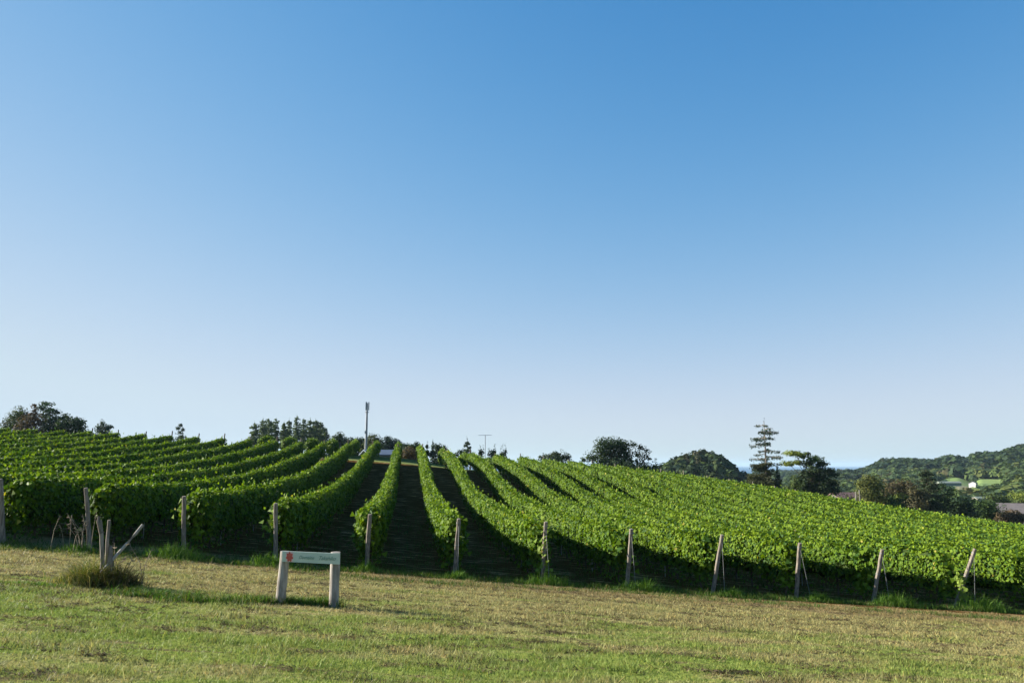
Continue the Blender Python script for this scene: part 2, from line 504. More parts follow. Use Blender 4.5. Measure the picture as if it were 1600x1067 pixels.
def vine_leaves(u0, va, vb, rng, seed, dens=1.0, cap=True):
    """leaf mass of one trellised row between va and vb"""
    # sample positions along the row with density falling with distance
    vs = np.linspace(va, vb, 400)
    dist = np.hypot(u0, vs)
    rho = 980.0 * (28.0 / np.maximum(dist, 25)) ** 1.08 * dens
    cum = np.concatenate([[0], np.cumsum((rho[1:] + rho[:-1]) / 2 * np.diff(vs))])
    n = int(cum[-1])
    v = np.interp(rng.random(n) * cum[-1], cum, vs)
    d = np.hypot(u0, v)
    size = 0.104 * (np.maximum(d, 25) / 28) ** 0.33 * rng.uniform(0.7, 1.25, n)
    # canopy outline varies along the row
    top = 1.74 + 0.15 * (fbm(v / 1.1, np.full(n, seed * 3.1), 3) - 0.5) + 0.16 * (fbm(v / 6.0, np.full(n, seed * 1.7), 4) - 0.5)
    bot = 0.52 + 0.50 * (fbm(v / 0.9, np.full(n, seed * 2.3), 6) - 0.5)
    hw = 0.325 + 0.20 * (fbm(v / 1.4, np.full(n, seed * 5.3), 7) - 0.5)
    zone = rng.random(n)
    side = np.where(rng.random(n) < 0.5, -1.0, 1.0)
    t = rng.random(n) ** 0.8
    hz = bot + (top - bot) * t
    prof = np.interp(t, [0, 0.15, 0.5, 0.88, 1.0], [0.6, 0.95, 1.0, 0.92, 0.62])
    lump = 0.62 + 0.85 * fbm(v / 0.45, hz / 0.42 + side * 9, 8 + seed)
    off = side * hw * prof * lump + rng.normal(0, 0.035, n)
    nrm = np.stack([side * 1.0, np.zeros(n), np.full(n, 0.28)], 1)
    # crown of the row
    tp = zone < 0.20
    hz = np.where(tp, top + rng.normal(0, 0.05, n), hz)
    off = np.where(tp, rng.uniform(-0.62, 0.62, n) * hw, off)
    nrm[tp] = [0, 0, 1.0]
    # stray shoots standing above the trimmed top
    sh = zone > 0.978
    hz = np.where(sh, top + np.abs(rng.normal(0, 0.14, n)), hz)
    off = np.where(sh, rng.uniform(-0.5, 0.5, n) * hw, off)
    # drooping stragglers
    dr = (zone > 0.94) & ~sh
    hz = np.where(dr, rng.uniform(0.08, 0.7, n), hz); off = np.where(dr, off * 0.7, off)
    if cap:
        # the row begins raggedly: fewer leaves low down, shoots reaching past the post
        e = np.clip((v - va) / 0.9, 0, 1)
        hz = np.where(e < 1, hz * (0.86 + 0.14 * e) + rng.normal(0, .10, n) * (1 - e), hz); off = off * (0.45 + 0.55 * e)
        ne = int(150 * dens)
        v[:ne] = va + rng.normal(0.12, 0.17, ne); off[:ne] = rng.normal(0, 0.17, ne); hz[:ne] = 0.30 + 1.4 * rng.random(ne) ** .7
        nrm[:ne] = [-.5, -.8, 0.4]
    nrm = nrm + rng.normal(0, 1, (n, 3)) * np.where(d < 40, 0.50, 0.40)[:, None]
    nw = np.stack([nrm[:, 0] * RE[0] + nrm[:, 1] * RD[0], nrm[:, 0] * RE[1] + nrm[:, 1] * RD[1], nrm[:, 2]], 1)
    x, y = uv2xy(u0 + off, v)
    gx, gy = uv2xy(np.full(n, u0), v)
    z = height(gx, gy) + hz
    cen = np.stack([x, y, z], 1)
    # young leaves at the top are yellower
    young = np.clip((hz - 1.3) / 0.8, 0, 1) * rng.random(n)
    patch = fbm(v / 2.2, hz / 1.2, 30 + seed)
    a = np.array([0.070, 0.132, 0.010]); b_ = np.array([0.160, 0.225, 0.012]); c = np.array([0.036, 0.082, 0.012])
    m1 = np.clip(0.25 + 0.75 * young + 0.6 * (patch - 0.5), 0, 1)[:, None]
    col = a * (1 - m1) + b_ * m1
    m2 = (rng.random(n) < 0.3)[:, None]
    col = np.where(m2, c, col)
    ye = (rng.random(n) < 0.006)[:, None]
    col = np.where(ye, np.array([0.30, 0.27, 0.05]), col)
    col = col * rng.uniform(0.8, 1.22, (n, 1))
    nearm = np.where(d < 30, 0, np.where(d < 44, 1, 2))
    return cen, nw, size, col, nearm

M_CORE = plain_mat('shade_core_mat', (0.026, 0.044, 0.010), 0.9, (6.0, (0.038, 0.058, 0.012)), 0.1)  # dark colour imitates the shade inside the row

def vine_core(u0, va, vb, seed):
    """solid dark core in place of inner leaves, added to block sun and gaps"""
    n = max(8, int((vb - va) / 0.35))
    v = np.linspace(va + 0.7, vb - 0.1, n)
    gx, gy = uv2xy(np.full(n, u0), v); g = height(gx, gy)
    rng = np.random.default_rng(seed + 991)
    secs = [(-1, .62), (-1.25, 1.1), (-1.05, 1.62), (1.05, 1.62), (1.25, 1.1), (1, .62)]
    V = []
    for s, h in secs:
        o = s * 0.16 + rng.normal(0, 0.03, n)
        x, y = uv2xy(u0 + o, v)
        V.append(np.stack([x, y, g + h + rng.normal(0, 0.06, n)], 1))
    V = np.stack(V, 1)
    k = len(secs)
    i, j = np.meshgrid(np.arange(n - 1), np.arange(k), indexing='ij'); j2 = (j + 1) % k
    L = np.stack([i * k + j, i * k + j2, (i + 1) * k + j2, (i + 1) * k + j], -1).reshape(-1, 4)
    return np_mesh('shade_core', V.reshape(-1, 3), L, 4)

def trunk_mesh():
    bm = bmesh.new()
    tube(bm, [(0, 0, -0.1), (0.03, 0.02, 0.25), (-0.02, 0.05, 0.55), (0.01, 0.02, 0.95)], [0.035, 0.028, 0.026, 0.02], 6)
    bmesh.ops.recalc_face_normals(bm, faces=bm.faces[:])
    me = bpy.data.meshes.new('trunk'); bm.to_mesh(me); bm.free(); me.materials.append(M_BARK)
    return me

TRUNK = trunk_mesh()

def stake_mesh(h):
    bm = bmesh.new(); tube(bm, [(0, 0, -0.2), (0, 0, h)], [0.022, 0.022], 6)
    me = bpy.data.meshes.new('stake'); bm.to_mesh(me); bm.free(); me.materials.append(M_STAKE)
    return me

STAKE = stake_mesh(1.82)

def side_phrase(k):
    # the central aisle lies between rows 4 and 5
    return (5 - k, 'left') if k <= 4 else (k - 4, 'right')

def build_row(k, va, vb, label, group, dens=1.0, trunks=True, cap=True):
    u0 = rowpos(k)
    rng = np.random.default_rng(1000 + k * 7 + int(va))
    bx, by = uv2xy(u0, va)
    t = empty('vine_row', (float(bx), float(by), gz(float(bx), float(by))))
    tag(t, label, 'vine row', group)
    cen, nw, size, col, nm = vine_leaves(u0, va, vb, rng, k + 40, dens, cap)
    parts, per = [], []
    for lod, shp, kk, grow in ((0, 'leaf', 4, 1.0), (1, 'quad', 4, 1.0), (2, 'tri', 3, 1.12)):
        m_ = nm == lod
        if m_.any():
            q_ = leaf_arrays(cen[m_], nw[m_], size[m_] * grow, col[m_], rng, shp); parts.append(q_)
            per.append(np.full(len(q_[1]) // kk, kk, np.int32))
    V, L, C = join_arrays(parts)
    o = link('foliage', np_mesh('foliage', V, L, np.concatenate(per), C), M_VINE, t); o['kind'] = 'stuff'
    link('shade_core', vine_core(u0, va, vb, k), M_CORE, t)  # added solid core, keeps sun from passing through the foliage
    if trunks:
        for i in range(9):
            v = va + 0.55 + i * 1.25 + rng.uniform(-.12, .12)
            x, y = uv2xy(u0 + rng.normal(0, .03), v); x, y = float(x), float(y)
            o = link('trunk', TRUNK, None, t); o.location = (x, y, gz(x, y)); o.rotation_euler = (rng.normal(0, .06), rng.normal(0, .06), rng.uniform(0, 6.28))
        for i in range(2):
            v = va + 4.5 + 6 * i
            x, y = uv2xy(u0, v); x, y = float(x), float(y)
            o = link('stake', STAKE, None, t); o.location = (x, y, gz(x, y))
    return t

for k in range(-14, 33):
    u0 = rowpos(k)
    px_lo, px_hi = -170, 1770
    va = V0 + 0.12
    if u0 < 0: va = max(va, -u0 * 1259 / (637 - px_lo))
    else: va = max(va, u0 * 1259 / (px_hi - 637))
    n_, sd = side_phrase(k)
    if 0 <= k <= 11:
        lab = f'leafy green vine row starting at its wooden end post, {ORD[n_]} {sd} of the central aisle'
    else:
        lab = f'leafy green vine row running up the slope, {ORD[n_]} {sd} of the central aisle'
    build_row(k, va, VE, lab, 'long vine rows of the vineyard', 1.0, trunks=(0 <= k <= 11), cap=(0 <= k <= 11))
for k in range(-2, 10):
    n_, sd = side_phrase(k)
    build_row(k, VE + 6.0, VE + 15, f'short vine row beyond the far grass track, {ORD[n_]} {sd} of the central aisle line',
              'short vine rows beyond the track', 1.1, trunks=False, cap=True)

# ------------------------------------------------------------------ trellis posts
def post(name, base, top, r, mat, label, group, anchor=None, wires=True):
    t = empty(name, base); tag(t, label, 'post', group)
    bv, tv = Vector(base), Vector(top)
    d = (tv - bv)
    rng = np.random.default_rng(int(abs(base[0]) * 977 + abs(base[1]) * 31))
    bm = bmesh.new()
    pts, rad = [], []
    for i in range(7):
        f = -0.08 + 1.08 * i / 6
        p_ = bv + d * f + Vector((rng.normal(0, r * .10), rng.normal(0, r * .10), 0))
        pts.append(p_); rad.append(r * (1.06 - 0.12 * max(f, 0)) * rng.uniform(.95, 1.05))
    tube(bm, pts, rad, 10)
    bmesh.ops.bevel(bm, geom=[e for e in bm.edges if abs((e.verts[0].co - pts[-1]).length - rad[-1]) < r * .3 and abs((e.verts[1].co - pts[-1]).length - rad[-1]) < r * .3], offset=r * 0.18, segments=1, affect='EDGES')
    bm_obj('shaft', bm, mat, t, smooth=False)
    if anchor is not None:
        av = Vector(anchor)
        s = bv + d * 0.93
        bm = bmesh.new(); tube(bm, [s, (s + av) / 2 + Vector((0, 0, -.02)), av - Vector((0, 0, .05))], [0.0055] * 3, 5)
        bm_obj('stay_wire', bm, M_WIRE, t)
        # wire wrapped round the post
        for f in (0.93, 0.55):
            bm = bmesh.new(); c = bv + d * f
            dn = d.normalized()
            tube(bm, [c - dn * .015, c + dn * .015], [r * 1.14] * 2, 10)
            bm_obj('wire_wrap', bm, M_WIRE, t)
    return t

NP = ['leftmost wooden end post, cut off by the picture edge', None, None, None, None, None, None, None, None, None, None, None]
for k in range(12):
    ub, _ = on_v(*POST_BASE[k], V0)
    x, y = uv2xy(ub, V0 - .05); x, y = float(x), float(y)
    base = (x, y, gz(x, y))
    lean = 0.30 if k < 4 else 0.5
    ut, zt = on_v(*POST_TOP[k], V0 - lean)
    tx, ty = uv2xy(ut, V0 - lean)
    ax, ay = uv2xy(ub + (0.0 if k < 4 else 0.05), V0 - lean - 0.45); ax, ay = float(ax), float(ay)
    n_, sd = side_phrase(k)
    if k < 4: look = 'upright weathered grey wooden end post'
    elif k < 7: look = 'slightly leaning weathered wooden end post'
    else: look = 'leaning pale wooden end post with stay wire'
    if k == 11: look = 'steeply leaning pale wooden end post with climbing shoot'
    post('end_post', base, (float(tx), float(ty), zt), 0.062 if k > 0 else 0.08, M_WOOD,
         f'{look}, {ORD[n_]} {sd} of the central aisle', 'wooden end posts along the vineyard front', (ax, ay, gz(ax, ay)) if k > 4 else None)
for k in range(-8, 31):
    u0 = rowpos(k)
    x, y = uv2xy(u0, VE + 0.15); x, y = float(x), float(y)
    rng = np.random.default_rng(k + 77)
    g = gz(x, y); h = 2.12 + rng.uniform(-.1, .22)
    n_, sd = side_phrase(k)
    post('end_post', (x, y, g), (x + rng.normal(0, .08), y + 0.25, g + h), 0.062, M_DARKWOOD if k < 9 else M_WOOD,
         f'small far end post on the hill crest, row {ORD[n_]} {sd} of the central aisle', 'far end posts along the crest', None)

# climbing shoot on the steeply leaning post and the post at row 6
def shoot(px, py_top, py_bot, v, label, seed):
    rng = np.random.default_rng(seed)
    u, zb = on_v(px, py_bot, v); _, zt = on_v(px, py_top, v)
    x, y = uv2xy(u, v); x, y = float(x), float(y)
    g = gz(x, y)
    t = empty('vine_shoot', (x, y, g)); tag(t, label, 'vine shoot')
    zz = np.linspace(g, zt, 9)
    pts = [(x + rng.normal(0, .03), y + rng.normal(0, .03), float(z)) for z in zz]
    bm = bmesh.new(); tube(bm, pts, [0.014 - 0.001 * i for i in range(9)], 5); bm_obj('stem', bm, M_BARK, t)
    n = 70
    s = rng.uniform(0.15, 1, n); z = g + (zt - g) * s
    cen = np.stack([x + rng.normal(0, .09, n), y + rng.normal(0, .09, n), z], 1)
    nr = rng.normal(0, .6, (n, 3)) + np.array([-.6, -.5, .4])
    col = np.array([0.15, 0.21, 0.035]) * rng.uniform(.7, 1.3, (n, 1))
    V, L, C = leaf_arrays(cen, nr, rng.uniform(.08, .15, n), col, rng, 'leaf')
    o = link('leaves', np_mesh('leaves', V, L, 4, C), M_VINE, t); o['kind'] = 'stuff'

shoot(1506, 893, 955, V0 - 0.45, 'loose green shoot climbing beside the steeply leaning end post', 5)
shoot(851, 806, 905, V0 - 0.35, 'yellow-green shoot hanging on the second post right of the central aisle', 6)

# ------------------------------------------------------------------ trees
def limbs(bm, base, top, r0, clumps, rng):
    """tapered trunk and one limb to each foliage clump"""
    b, t = np.array(base), np.array(top)
    n = 6
    pts = [b + (t - b) * i / (n - 1) + np.append(rng.normal(0, r0 * .35, 2), 0) * (0 < i) for i in range(n)]
    pts[0] = b - np.array([0, 0, .3])
    tube(bm, pts, [r0 * (1 - .8 * i / (n - 1)) for i in range(n)], 7)
    H = t[2] - b[2]
    for c in clumps:
        c = np.array(c[:3])
        f = np.clip((c[2] - b[2]) / max(H, .1) - .22, .12, .92)
        s = b + (t - b) * f
        m = (s + c) / 2 + np.array([0, 0, -0.06 * np.linalg.norm(c - s)])
        tube(bm, [s, m, c], [r0 * (1 - .8 * f) * .55, r0 * .22, r0 * .08], 5)

def clump_leaves(c, r, n, size, col, rng, flat=1.0, up=0.35):
    """leaf faces in an uneven shell round c; r = (rx, ry, rz)"""
    d = rng.normal(size=(n, 3)); d /= np.linalg.norm(d, axis=1, keepdims=True)
    lump = 0.72 + 0.5 * noise2(d[:, 0] * 2.3 + c[0] * 1.7, d[:, 2] * 2.3 + d[:, 1] * 1.9 + c[2], int(abs(c[0] * 13)) % 97)
    rad = lump * (1 - 0.45 * rng.random(n) ** 2)
    cen = np.array(c) + d * rad[:, None] * np.array(r)
    nr = d + np.array([0, 0, up]) + rng.normal(0, .45, (n, 3))
    cc = np.array(col) * rng.uniform(.65, 1.4, (n, 1)) * np.where(rng.random((n, 1)) < .12, np.array([[1.5, 1.25, .9]]), 1.0)
    return cen, nr, size * rng.uniform(.6, 1.35, n), cc

def finish_tree(name, base, label, cat, group, trunk_bm, leaf_sets, bark, rng, leafmat=None):
    t = empty(name, base); tag(t, label, cat, group)
    bm_obj('trunk', trunk_bm, bark, t)
    cen = np.concatenate([q[0] for q in leaf_sets]); nr = np.concatenate([q[1] for q in leaf_sets])
    sz = np.concatenate([q[2] for q in leaf_sets]); cl = np.concatenate([q[3] for q in leaf_sets])
    V, L, C = leaf_arrays(cen, nr, sz, cl, rng, 'quad')
    o = link('crown', np_mesh('crown', V, L, 4, C), leafmat or M_TREE, t); o['kind'] = 'stuff'
    return t

GREEN = (0.050, 0.085, 0.026); DARK = (0.030, 0.055, 0.026); YELLOWG = (0.12, 0.155, 0.030); RUST = (0.115, 0.070, 0.042); BLUEG = (0.032, 0.060, 0.036)

def clump_tree(name, D, px_base, clumps, label, cat='tree', group=None, col=GREEN, seed=1, dens=1.0, bark=None, r0=None, up=.35, skirt=True, fat=1.22):
    """clumps: (px, py, rx px, ry px[, colour]) seen from the headland; each becomes a round clump with depth at distance D"""
    rng = np.random.default_rng(seed)
    bx, by = at(px_base, D); bz = gz(bx, by)
    k = D / 1259.0
    cl = []
    for c in clumps:
        r = ray(c[0], c[1]); dd = D + rng.normal(0, .5) * c[2] * k
        p_ = r * dd / r[1]
        cl.append((p_[0], p_[1], p_[2], c[2] * k * fat, c[3] * k * fat, c[4] if len(c) > 4 else col))
    if skirt:
        low = min(cl, key=lambda q: q[2]); wx = max(q[0] + q[3] for q in cl) - min(q[0] - q[3] for q in cl); mx0 = (max(q[0] + q[3] for q in cl) + min(q[0] - q[3] for q in cl)) / 2
        for sx_ in (-.3, 0, .3):
            hh_ = max((low[2] - bz) * .6, low[4])
            cl.append((mx0 + sx_ * wx, by, low[2] - hh_ * .75, wx * .28, hh_, col))
    zt = max(c[2] for c in cl)
    bm = bmesh.new()
    H = zt - bz
    tx = np.mean([c[0] for c in cl]) * .5 + bx * .5
    limbs(bm, (bx, by, bz), (tx, by, zt), r0 or max(.12, H * .028), cl, rng)
    s = 0.215 * (D / 120) ** .8
    sets = []
    for c in cl:
        area = 4 * math.pi * c[3] * max(c[4], .3 * c[3])
        n = int(np.clip(area / (s * s) * .95 * dens, 40, 2600))
        sets.append(clump_leaves(c[:3], (c[3], c[3] * .95, c[4]), n, s, c[5], rng, up=up))
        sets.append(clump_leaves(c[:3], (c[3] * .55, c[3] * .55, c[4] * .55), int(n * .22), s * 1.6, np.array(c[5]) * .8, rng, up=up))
    return finish_tree(name, (bx, by, bz), label, cat, group, bm, sets, bark or M_BARK, rng)

def conifer(name, D, px, py_top, py_foot, halfw, label, group=None, col=BLUEG, seed=1, gap=0.1, bark=None, whorls=None, tilt=-0.15, taper=1.0, lowcol=None, cat='tree', bare=0.05, leafy=13.0):
    """whorled conifer: halfw px at the foot of the crown; gap = share of missing branches"""
    rng = np.random.default_rng(seed)
    bx, by = at(px, D); bz = gz(bx, by); k = D / 1259.0
    zt = ztop(px, py_top, D); zf = max(ztop(px, py_foot, D), bz + .3)
    hw = halfw * k; H = zt - zf
    bm = bmesh.new()
    r0 = max(.10, (zt - bz) * .016)
    tube(bm, [(bx, by, bz - .3), (bx + rng.normal(0, .05), by, (bz + zt) / 2), (bx, by, zt)], [r0, r0 * .65, r0 * .15], 7)
    nw = whorls or max(7, int(H / (0.42 * (D / 130) ** .5)))
    s = 0.17 * (D / 120) ** .85
    sets = []
    for i in range(nw):
        f = (i + rng.uniform(-.6, .6)) / nw            # 0 foot, 1 top
        f = min(max(f, 0), .985)
        L0 = hw * ((1 - f) ** taper * .92 + bare)
        nb = 6 if f < .7 else 5
        a0 = rng.uniform(0, 6.28)
        for j in range(nb):
            if rng.random() < gap: continue
            a = a0 + j * 6.283 / nb + rng.normal(0, .25)
            Lb = L0 * rng.uniform(.45, 1.15)
            dv = np.array([math.cos(a), math.sin(a), 0])
            z = zf + (f + rng.normal(0, .35) / nw) * H
            p0 = np.array([bx, by, z]); p1 = p0 + dv * Lb + np.array([0, 0, tilt * Lb * (1 - f * 1.5)])
            if Lb > .8: tube(bm, [p0, p1], [r0 * .22, r0 * .06], 4, cap=False)
            n = max(9, int(Lb / s * leafy))
            t = rng.random(n) ** .7
            w = Lb * .20 * (1.1 - .6 * t)
            side = np.array([-dv[1], dv[0], 0])
            cen = p0 + (p1 - p0) * t[:, None] + side * (rng.normal(0, 1, n) * w)[:, None] + np.array([0, 0, 1.0]) * rng.normal(-.08, .10, n)[:, None] * (0.7 + Lb * .35)
            nr = np.array([0, 0, .45]) + rng.normal(0, .8, (n, 3)) + dv * .35
            cc = np.array(lowcol if (lowcol is not None and f < .42) else col) * rng.uniform(.65, 1.4, (n, 1))
            sets.append((cen, nr, s * rng.uniform(.6, 1.3, n), cc))
    n = 14
    sets.append((np.array([bx, by, zt]) + rng.normal(0, 1, (n, 3)) * np.array([.08, .08, .25]), rng.normal(0, 1, (n, 3)), s * rng.uniform(.5, .8, n), np.array(col) * rng.uniform(.7, 1.3, (n, 1))))
    return finish_tree(name, (bx, by, bz), label, cat, group, bm, sets, bark or M_BARK, rng)

# --- on the crest, left
G1 = 'trees on the crest at the far left'
clump_tree('broadleaf_tree', 128, 32, [(30, 646, 12, 10), (20, 655, 11, 9), (40, 652, 11, 9), (12, 663, 9, 7), (28, 663, 14, 8)],
           'rounded grey-green tree at the left end of the crest', 'tree', G1, (0.058, 0.080, 0.042), 11, 0.75)
clump_tree('smoke_bush', 125, 52, [(52, 648, 9, 7), (46, 657, 13, 9), (58, 658, 12, 9), (40, 664, 11, 6), (53, 634, 5, 3), (55, 641, 4, 3)],
           'reddish-brown bush in front of the crest trees at far left', 'bush', G1, (0.070, 0.052, 0.044), 12, 0.7)
clump_tree('pine_tree', 130, 72, [(73, 631, 11, 3.5), (66, 637, 8, 4), (77, 641, 10, 4), (70, 648, 9, 6), (87, 644, 8, 4), (80, 653, 13, 6), (92, 655, 8, 5), (74, 662, 14, 8), (90, 664, 12, 8)],
           'dark layered pine with a flat top on the crest at far left', 'tree', G1, BLUEG, 13, 0.9)
clump_tree('shrub', 128, 104, [(102, 652, 8, 6), (108, 660, 10, 8), (97, 663, 9, 7)], 'dark round shrub just right of the layered pine', 'shrub', G1, DARK, 14)
clump_tree('shrub', 128, 122, [(118, 660, 9, 7), (127, 660, 7, 6), (122, 667, 10, 7)], 'dark low shrub at the right end of the left crest thicket', 'shrub', G1, DARK, 15)
clump_tree('small_tree', 160, 161, [(160, 662, 5, 5), (155, 669, 6, 6), (168, 668, 7, 5), (162, 674, 10, 6), (174, 667, 3, 2)], 'small bluish treetop peeping over the rows left of the larches', 'tree', None, (0.04, 0.065, 0.045), 16, .8)
clump_tree('small_tree', 160, 282, [(282, 664, 3.5, 3), (278, 669, 4, 3), (286, 671, 4, 3), (281, 676, 6, 4), (283, 683, 8, 5)], 'small dark spiky treetop alone above the left rows', 'tree', None, (0.04, 0.065, 0.045), 17, .7, fat=1.0)
# --- larch stand
LARCH = [(395, 661, 9), (408, 655, 9), (417, 655, 10), (428, 655, 9), (441, 660, 6), (449, 656, 7), (461, 651, 8), (472, 655, 7), (482, 655, 8), (491, 656, 9), (499, 660, 8), (506, 669, 7)]
LN = ['first larch from the left in the larch stand, broad at its foot'] + [f'{ORD[i]} larch from the left in the larch stand' for i in range(2, 12)] + ['short larch at the right end of the larch stand']
for i, (px, py, hw) in enumerate(LARCH):
    conifer('larch_tree', 185 + (i * 37 % 17), px, py, 700, hw * 1.25, LN[i] + ' on the crest', 'larches on the crest', (0.10, 0.135, 0.085), 30 + i, .22, None, 24, .05, .5, bare=.25, leafy=8.0)
# --- hedge of trees behind the mast
G2 = 'trees behind the centre of the vineyard'
clump_tree('broadleaf_tree', 190, 530, [(531, 681, 6, 6), (524, 686, 8, 6), (537, 688, 7, 6), (529, 692, 12, 7)], 'small pointed tree right of the larch stand', 'tree', G2, (0.045, 0.07, 0.032), 51)
clump_tree('hedge', 200, 556, [(548, 689, 9, 5), (560, 688, 10, 5), (570, 690, 9, 6), (552, 696, 14, 7), (568, 697, 12, 7)], 'low dark hedge behind the mast', 'hedge', G2, DARK, 52)
clump_tree('broadleaf_tree', 185, 582, [(581, 684, 7, 7), (589, 688, 8, 7), (577, 692, 9, 8), (590, 697, 11, 9)], 'olive green tree just right of the mast', 'tree', G2, (0.060, 0.078, 0.032), 53)
clump_tree('broadleaf_tree', 195, 609, [(606, 686, 6, 6), (601, 694, 10, 8), (612, 694, 10, 8), (617, 690, 7, 5), (624, 697, 9, 7), (608, 702, 16, 8)], 'dark bluish rounded tree behind the pale-roofed shed', 'tree', G2, (0.028, 0.050, 0.040), 54)
clump_tree('hedge', 165, 640, [(634, 697, 8, 4), (645, 698, 9, 4), (640, 703, 13, 5)], 'low dark hedge between the two central row ends', 'hedge', G2, DARK, 55)
clump_tree('smoke_bush', 112, 640, [(640, 704, 9, 6), (634, 711, 9, 8), (645, 711, 9, 8), (638, 718, 11, 5)], 'reddish-brown bush at the far end of the central aisle', 'bush', G2, (0.075, 0.058, 0.038), 56, .8)
clump_tree('small_tree', 170, 653, [(651, 693, 4, 3), (653, 699, 6, 5)], 'tiny treetop above the reddish-brown bush', 'tree', G2, BLUEG, 57)
conifer('small_conifer', 165, 667, 692, 712, 8, 'dark pointed treetop right of the central aisle', G2, BLUEG, 58, .1)
conifer('small_conifer', 165, 676, 691, 712, 7, 'second dark pointed treetop right of the central aisle', G2, BLUEG, 59, .1)
clump_tree('hedge', 175, 687, [(682, 698, 8, 5), (691, 700, 8, 5), (687, 706, 12, 6)], 'low green hedge between the pointed treetops and the conifer', 'hedge', G2, (0.042, 0.066, 0.034), 60)
conifer('conifer_tree', 150, 730, 686, 715, 9, 'small conical tree left of the television antenna', None, (0.045, 0.07, 0.04), 61, .06, taper=.7, bare=.2)
clump_tree('shrub', 150, 721, [(720, 706, 4, 4), (714, 709, 4, 3)], 'tiny dark shrub left of the small conical tree', 'shrub', None, DARK, 62)
clump_tree('shrub', 150, 752, [(752, 707, 4, 4)], 'tiny dark shrub at the foot of the antenna', 'shrub', None, DARK, 63)
clump_tree('shrub', 150, 772, [(771, 706, 4, 4), (768, 709, 5, 4)], 'small dark shrub right of the antenna', 'shrub', None, DARK, 64)
clump_tree('shrub', 150, 788, [(788, 707, 4, 4), (786, 711, 5, 4)], 'small round shrub, second right of the antenna', 'shrub', None, DARK, 65)
# --- right of centre
clump_tree('pine_tree', 150, 866, [(867, 709, 7, 4), (858, 713, 10, 4), (875, 714, 10, 5), (847, 714, 6, 3), (887, 714, 5, 4), (866, 718, 15, 6)], 'low spreading dark pine on the crest right of centre', 'tree', None, (0.040, 0.058, 0.034), 66, 1.0)
clump_tree('broadleaf_tree', 145, 958, [(945, 692, 14, 8), (960, 694, 16, 10), (974, 697, 13, 10), (940, 703, 13, 10), (955, 708, 18, 12), (974, 712, 16, 12), (925, 715, 10, 6), (945, 720, 18, 10), (968, 724, 18, 9), (912, 718, 4, 3)],
           'large dark round-crowned tree on the crest right of centre', 'tree', 'big trees on the crest', (0.036, 0.060, 0.028), 67, 1.0, r0=.35)
clump_tree('broadleaf_tree', 143, 1000, [(990, 694, 7, 4), (1000, 699, 9, 5), (1010, 705, 7, 4), (995, 709, 10, 6), (1008, 713, 9, 5), (1000, 722, 12, 6), (987, 722, 10, 7), (1015, 717, 4, 2)],
           'airy tree with gaps, right of the large round-crowned tree', 'tree', 'big trees on the crest', (0.036, 0.058, 0.034), 68, .55, r0=.25, skirt=False, fat=1.1)
clump_tree('hedge', 142, 1000, [(985, 730, 14, 6), (1003, 731, 14, 6), (1018, 733, 12, 6)], 'dark undergrowth below the airy tree', 'shrub', None, DARK, 69)
# tall thin conifer and its neighbours
conifer('tall_conifer', 128, 1197, 658, 735, 25, 'tall sparse conifer standing above all other trees on the right', 'conifers below the vineyard edge', (0.036, 0.056, 0.036), 70, .52, M_PALEBARK, 13, -.04, .40, bare=.28, leafy=8.0)
conifer('conifer_tree', 127, 1190, 722, 790, 36, 'dark brownish conifer skirt at the foot of the tall conifer', 'conifers below the vineyard edge', (0.050, 0.056, 0.030), 71, .08, None, None, -.15, .6, bare=.25)
conifer('conifer_tree', 126, 1214, 727, 792, 17, 'small dense dark conifer between the tall conifer and the broad pine', 'conifers below the vineyard edge', (0.028, 0.048, 0.030), 72, .03)
clump_tree('broad_pine', 132, 1268, [(1240, 708, 15, 4, YELLOWG), (1252, 712, 10, 4, GREEN), (1232, 724, 11, 4, YELLOWG), (1246, 722, 8, 4, YELLOWG), (1262, 709, 5, 3), (1272, 717, 13, 5, GREEN), (1262, 724, 10, 5), (1284, 724, 10, 5), (1274, 733, 16, 7), (1295, 735, 9, 5), (1303, 742, 8, 4), (1260, 741, 11, 7), (1283, 746, 14, 8), (1300, 754, 10, 6), (1268, 757, 14, 9), (1246, 752, 10, 9, (0.055, 0.082, 0.03)), (1238, 763, 11, 8, (0.055, 0.082, 0.03)), (1285, 763, 14, 8), (1305, 765, 8, 6), (1262, 770, 16, 8)],
           'broad layered pine with yellow-green upper pads', 'tree', 'conifers below the vineyard edge', (0.036, 0.056, 0.028), 73, 1.5, r0=.3, up=.6, skirt=True, fat=1.2)
# --- wooded slope right
G3 = 'trees along the lower right edge of the vineyard'
clump_tree('broadleaf_tree', 150, 1360, [(1360, 748, 12, 8), (1350, 757, 12, 9), (1368, 760, 13, 10), (1356, 769, 16, 10), (1372, 774, 14, 9), (1360, 783, 20, 9)], 'yellow-green bushy tree left of the brownish thicket', 'tree', G3, (0.085, 0.098, 0.028), 80)
clump_tree('broadleaf_tree', 155, 1402, [(1396, 758, 14, 6), (1410, 754, 12, 5), (1420, 760, 12, 7), (1400, 766, 18, 7), (1418, 770, 14, 8), (1392, 774, 13, 7)], 'brownish withered tree in the lower right thicket', 'tree', G3, (0.080, 0.068, 0.038), 81, .75)
clump_tree('broadleaf_tree', 150, 1405, [(1392, 782, 14, 7), (1408, 778, 10, 7, YELLOWG), (1424, 782, 14, 8), (1402, 790, 20, 8)], 'low green bush below the brownish withered tree', 'bush', G3, GREEN, 82)
conifer('dark_conifer', 150, 1446, 734, 800, 21, 'dark dense conical evergreen in the lower right thicket', G3, (0.040, 0.056, 0.028), 83, .02, None, None, -.1, .5, bare=.3)
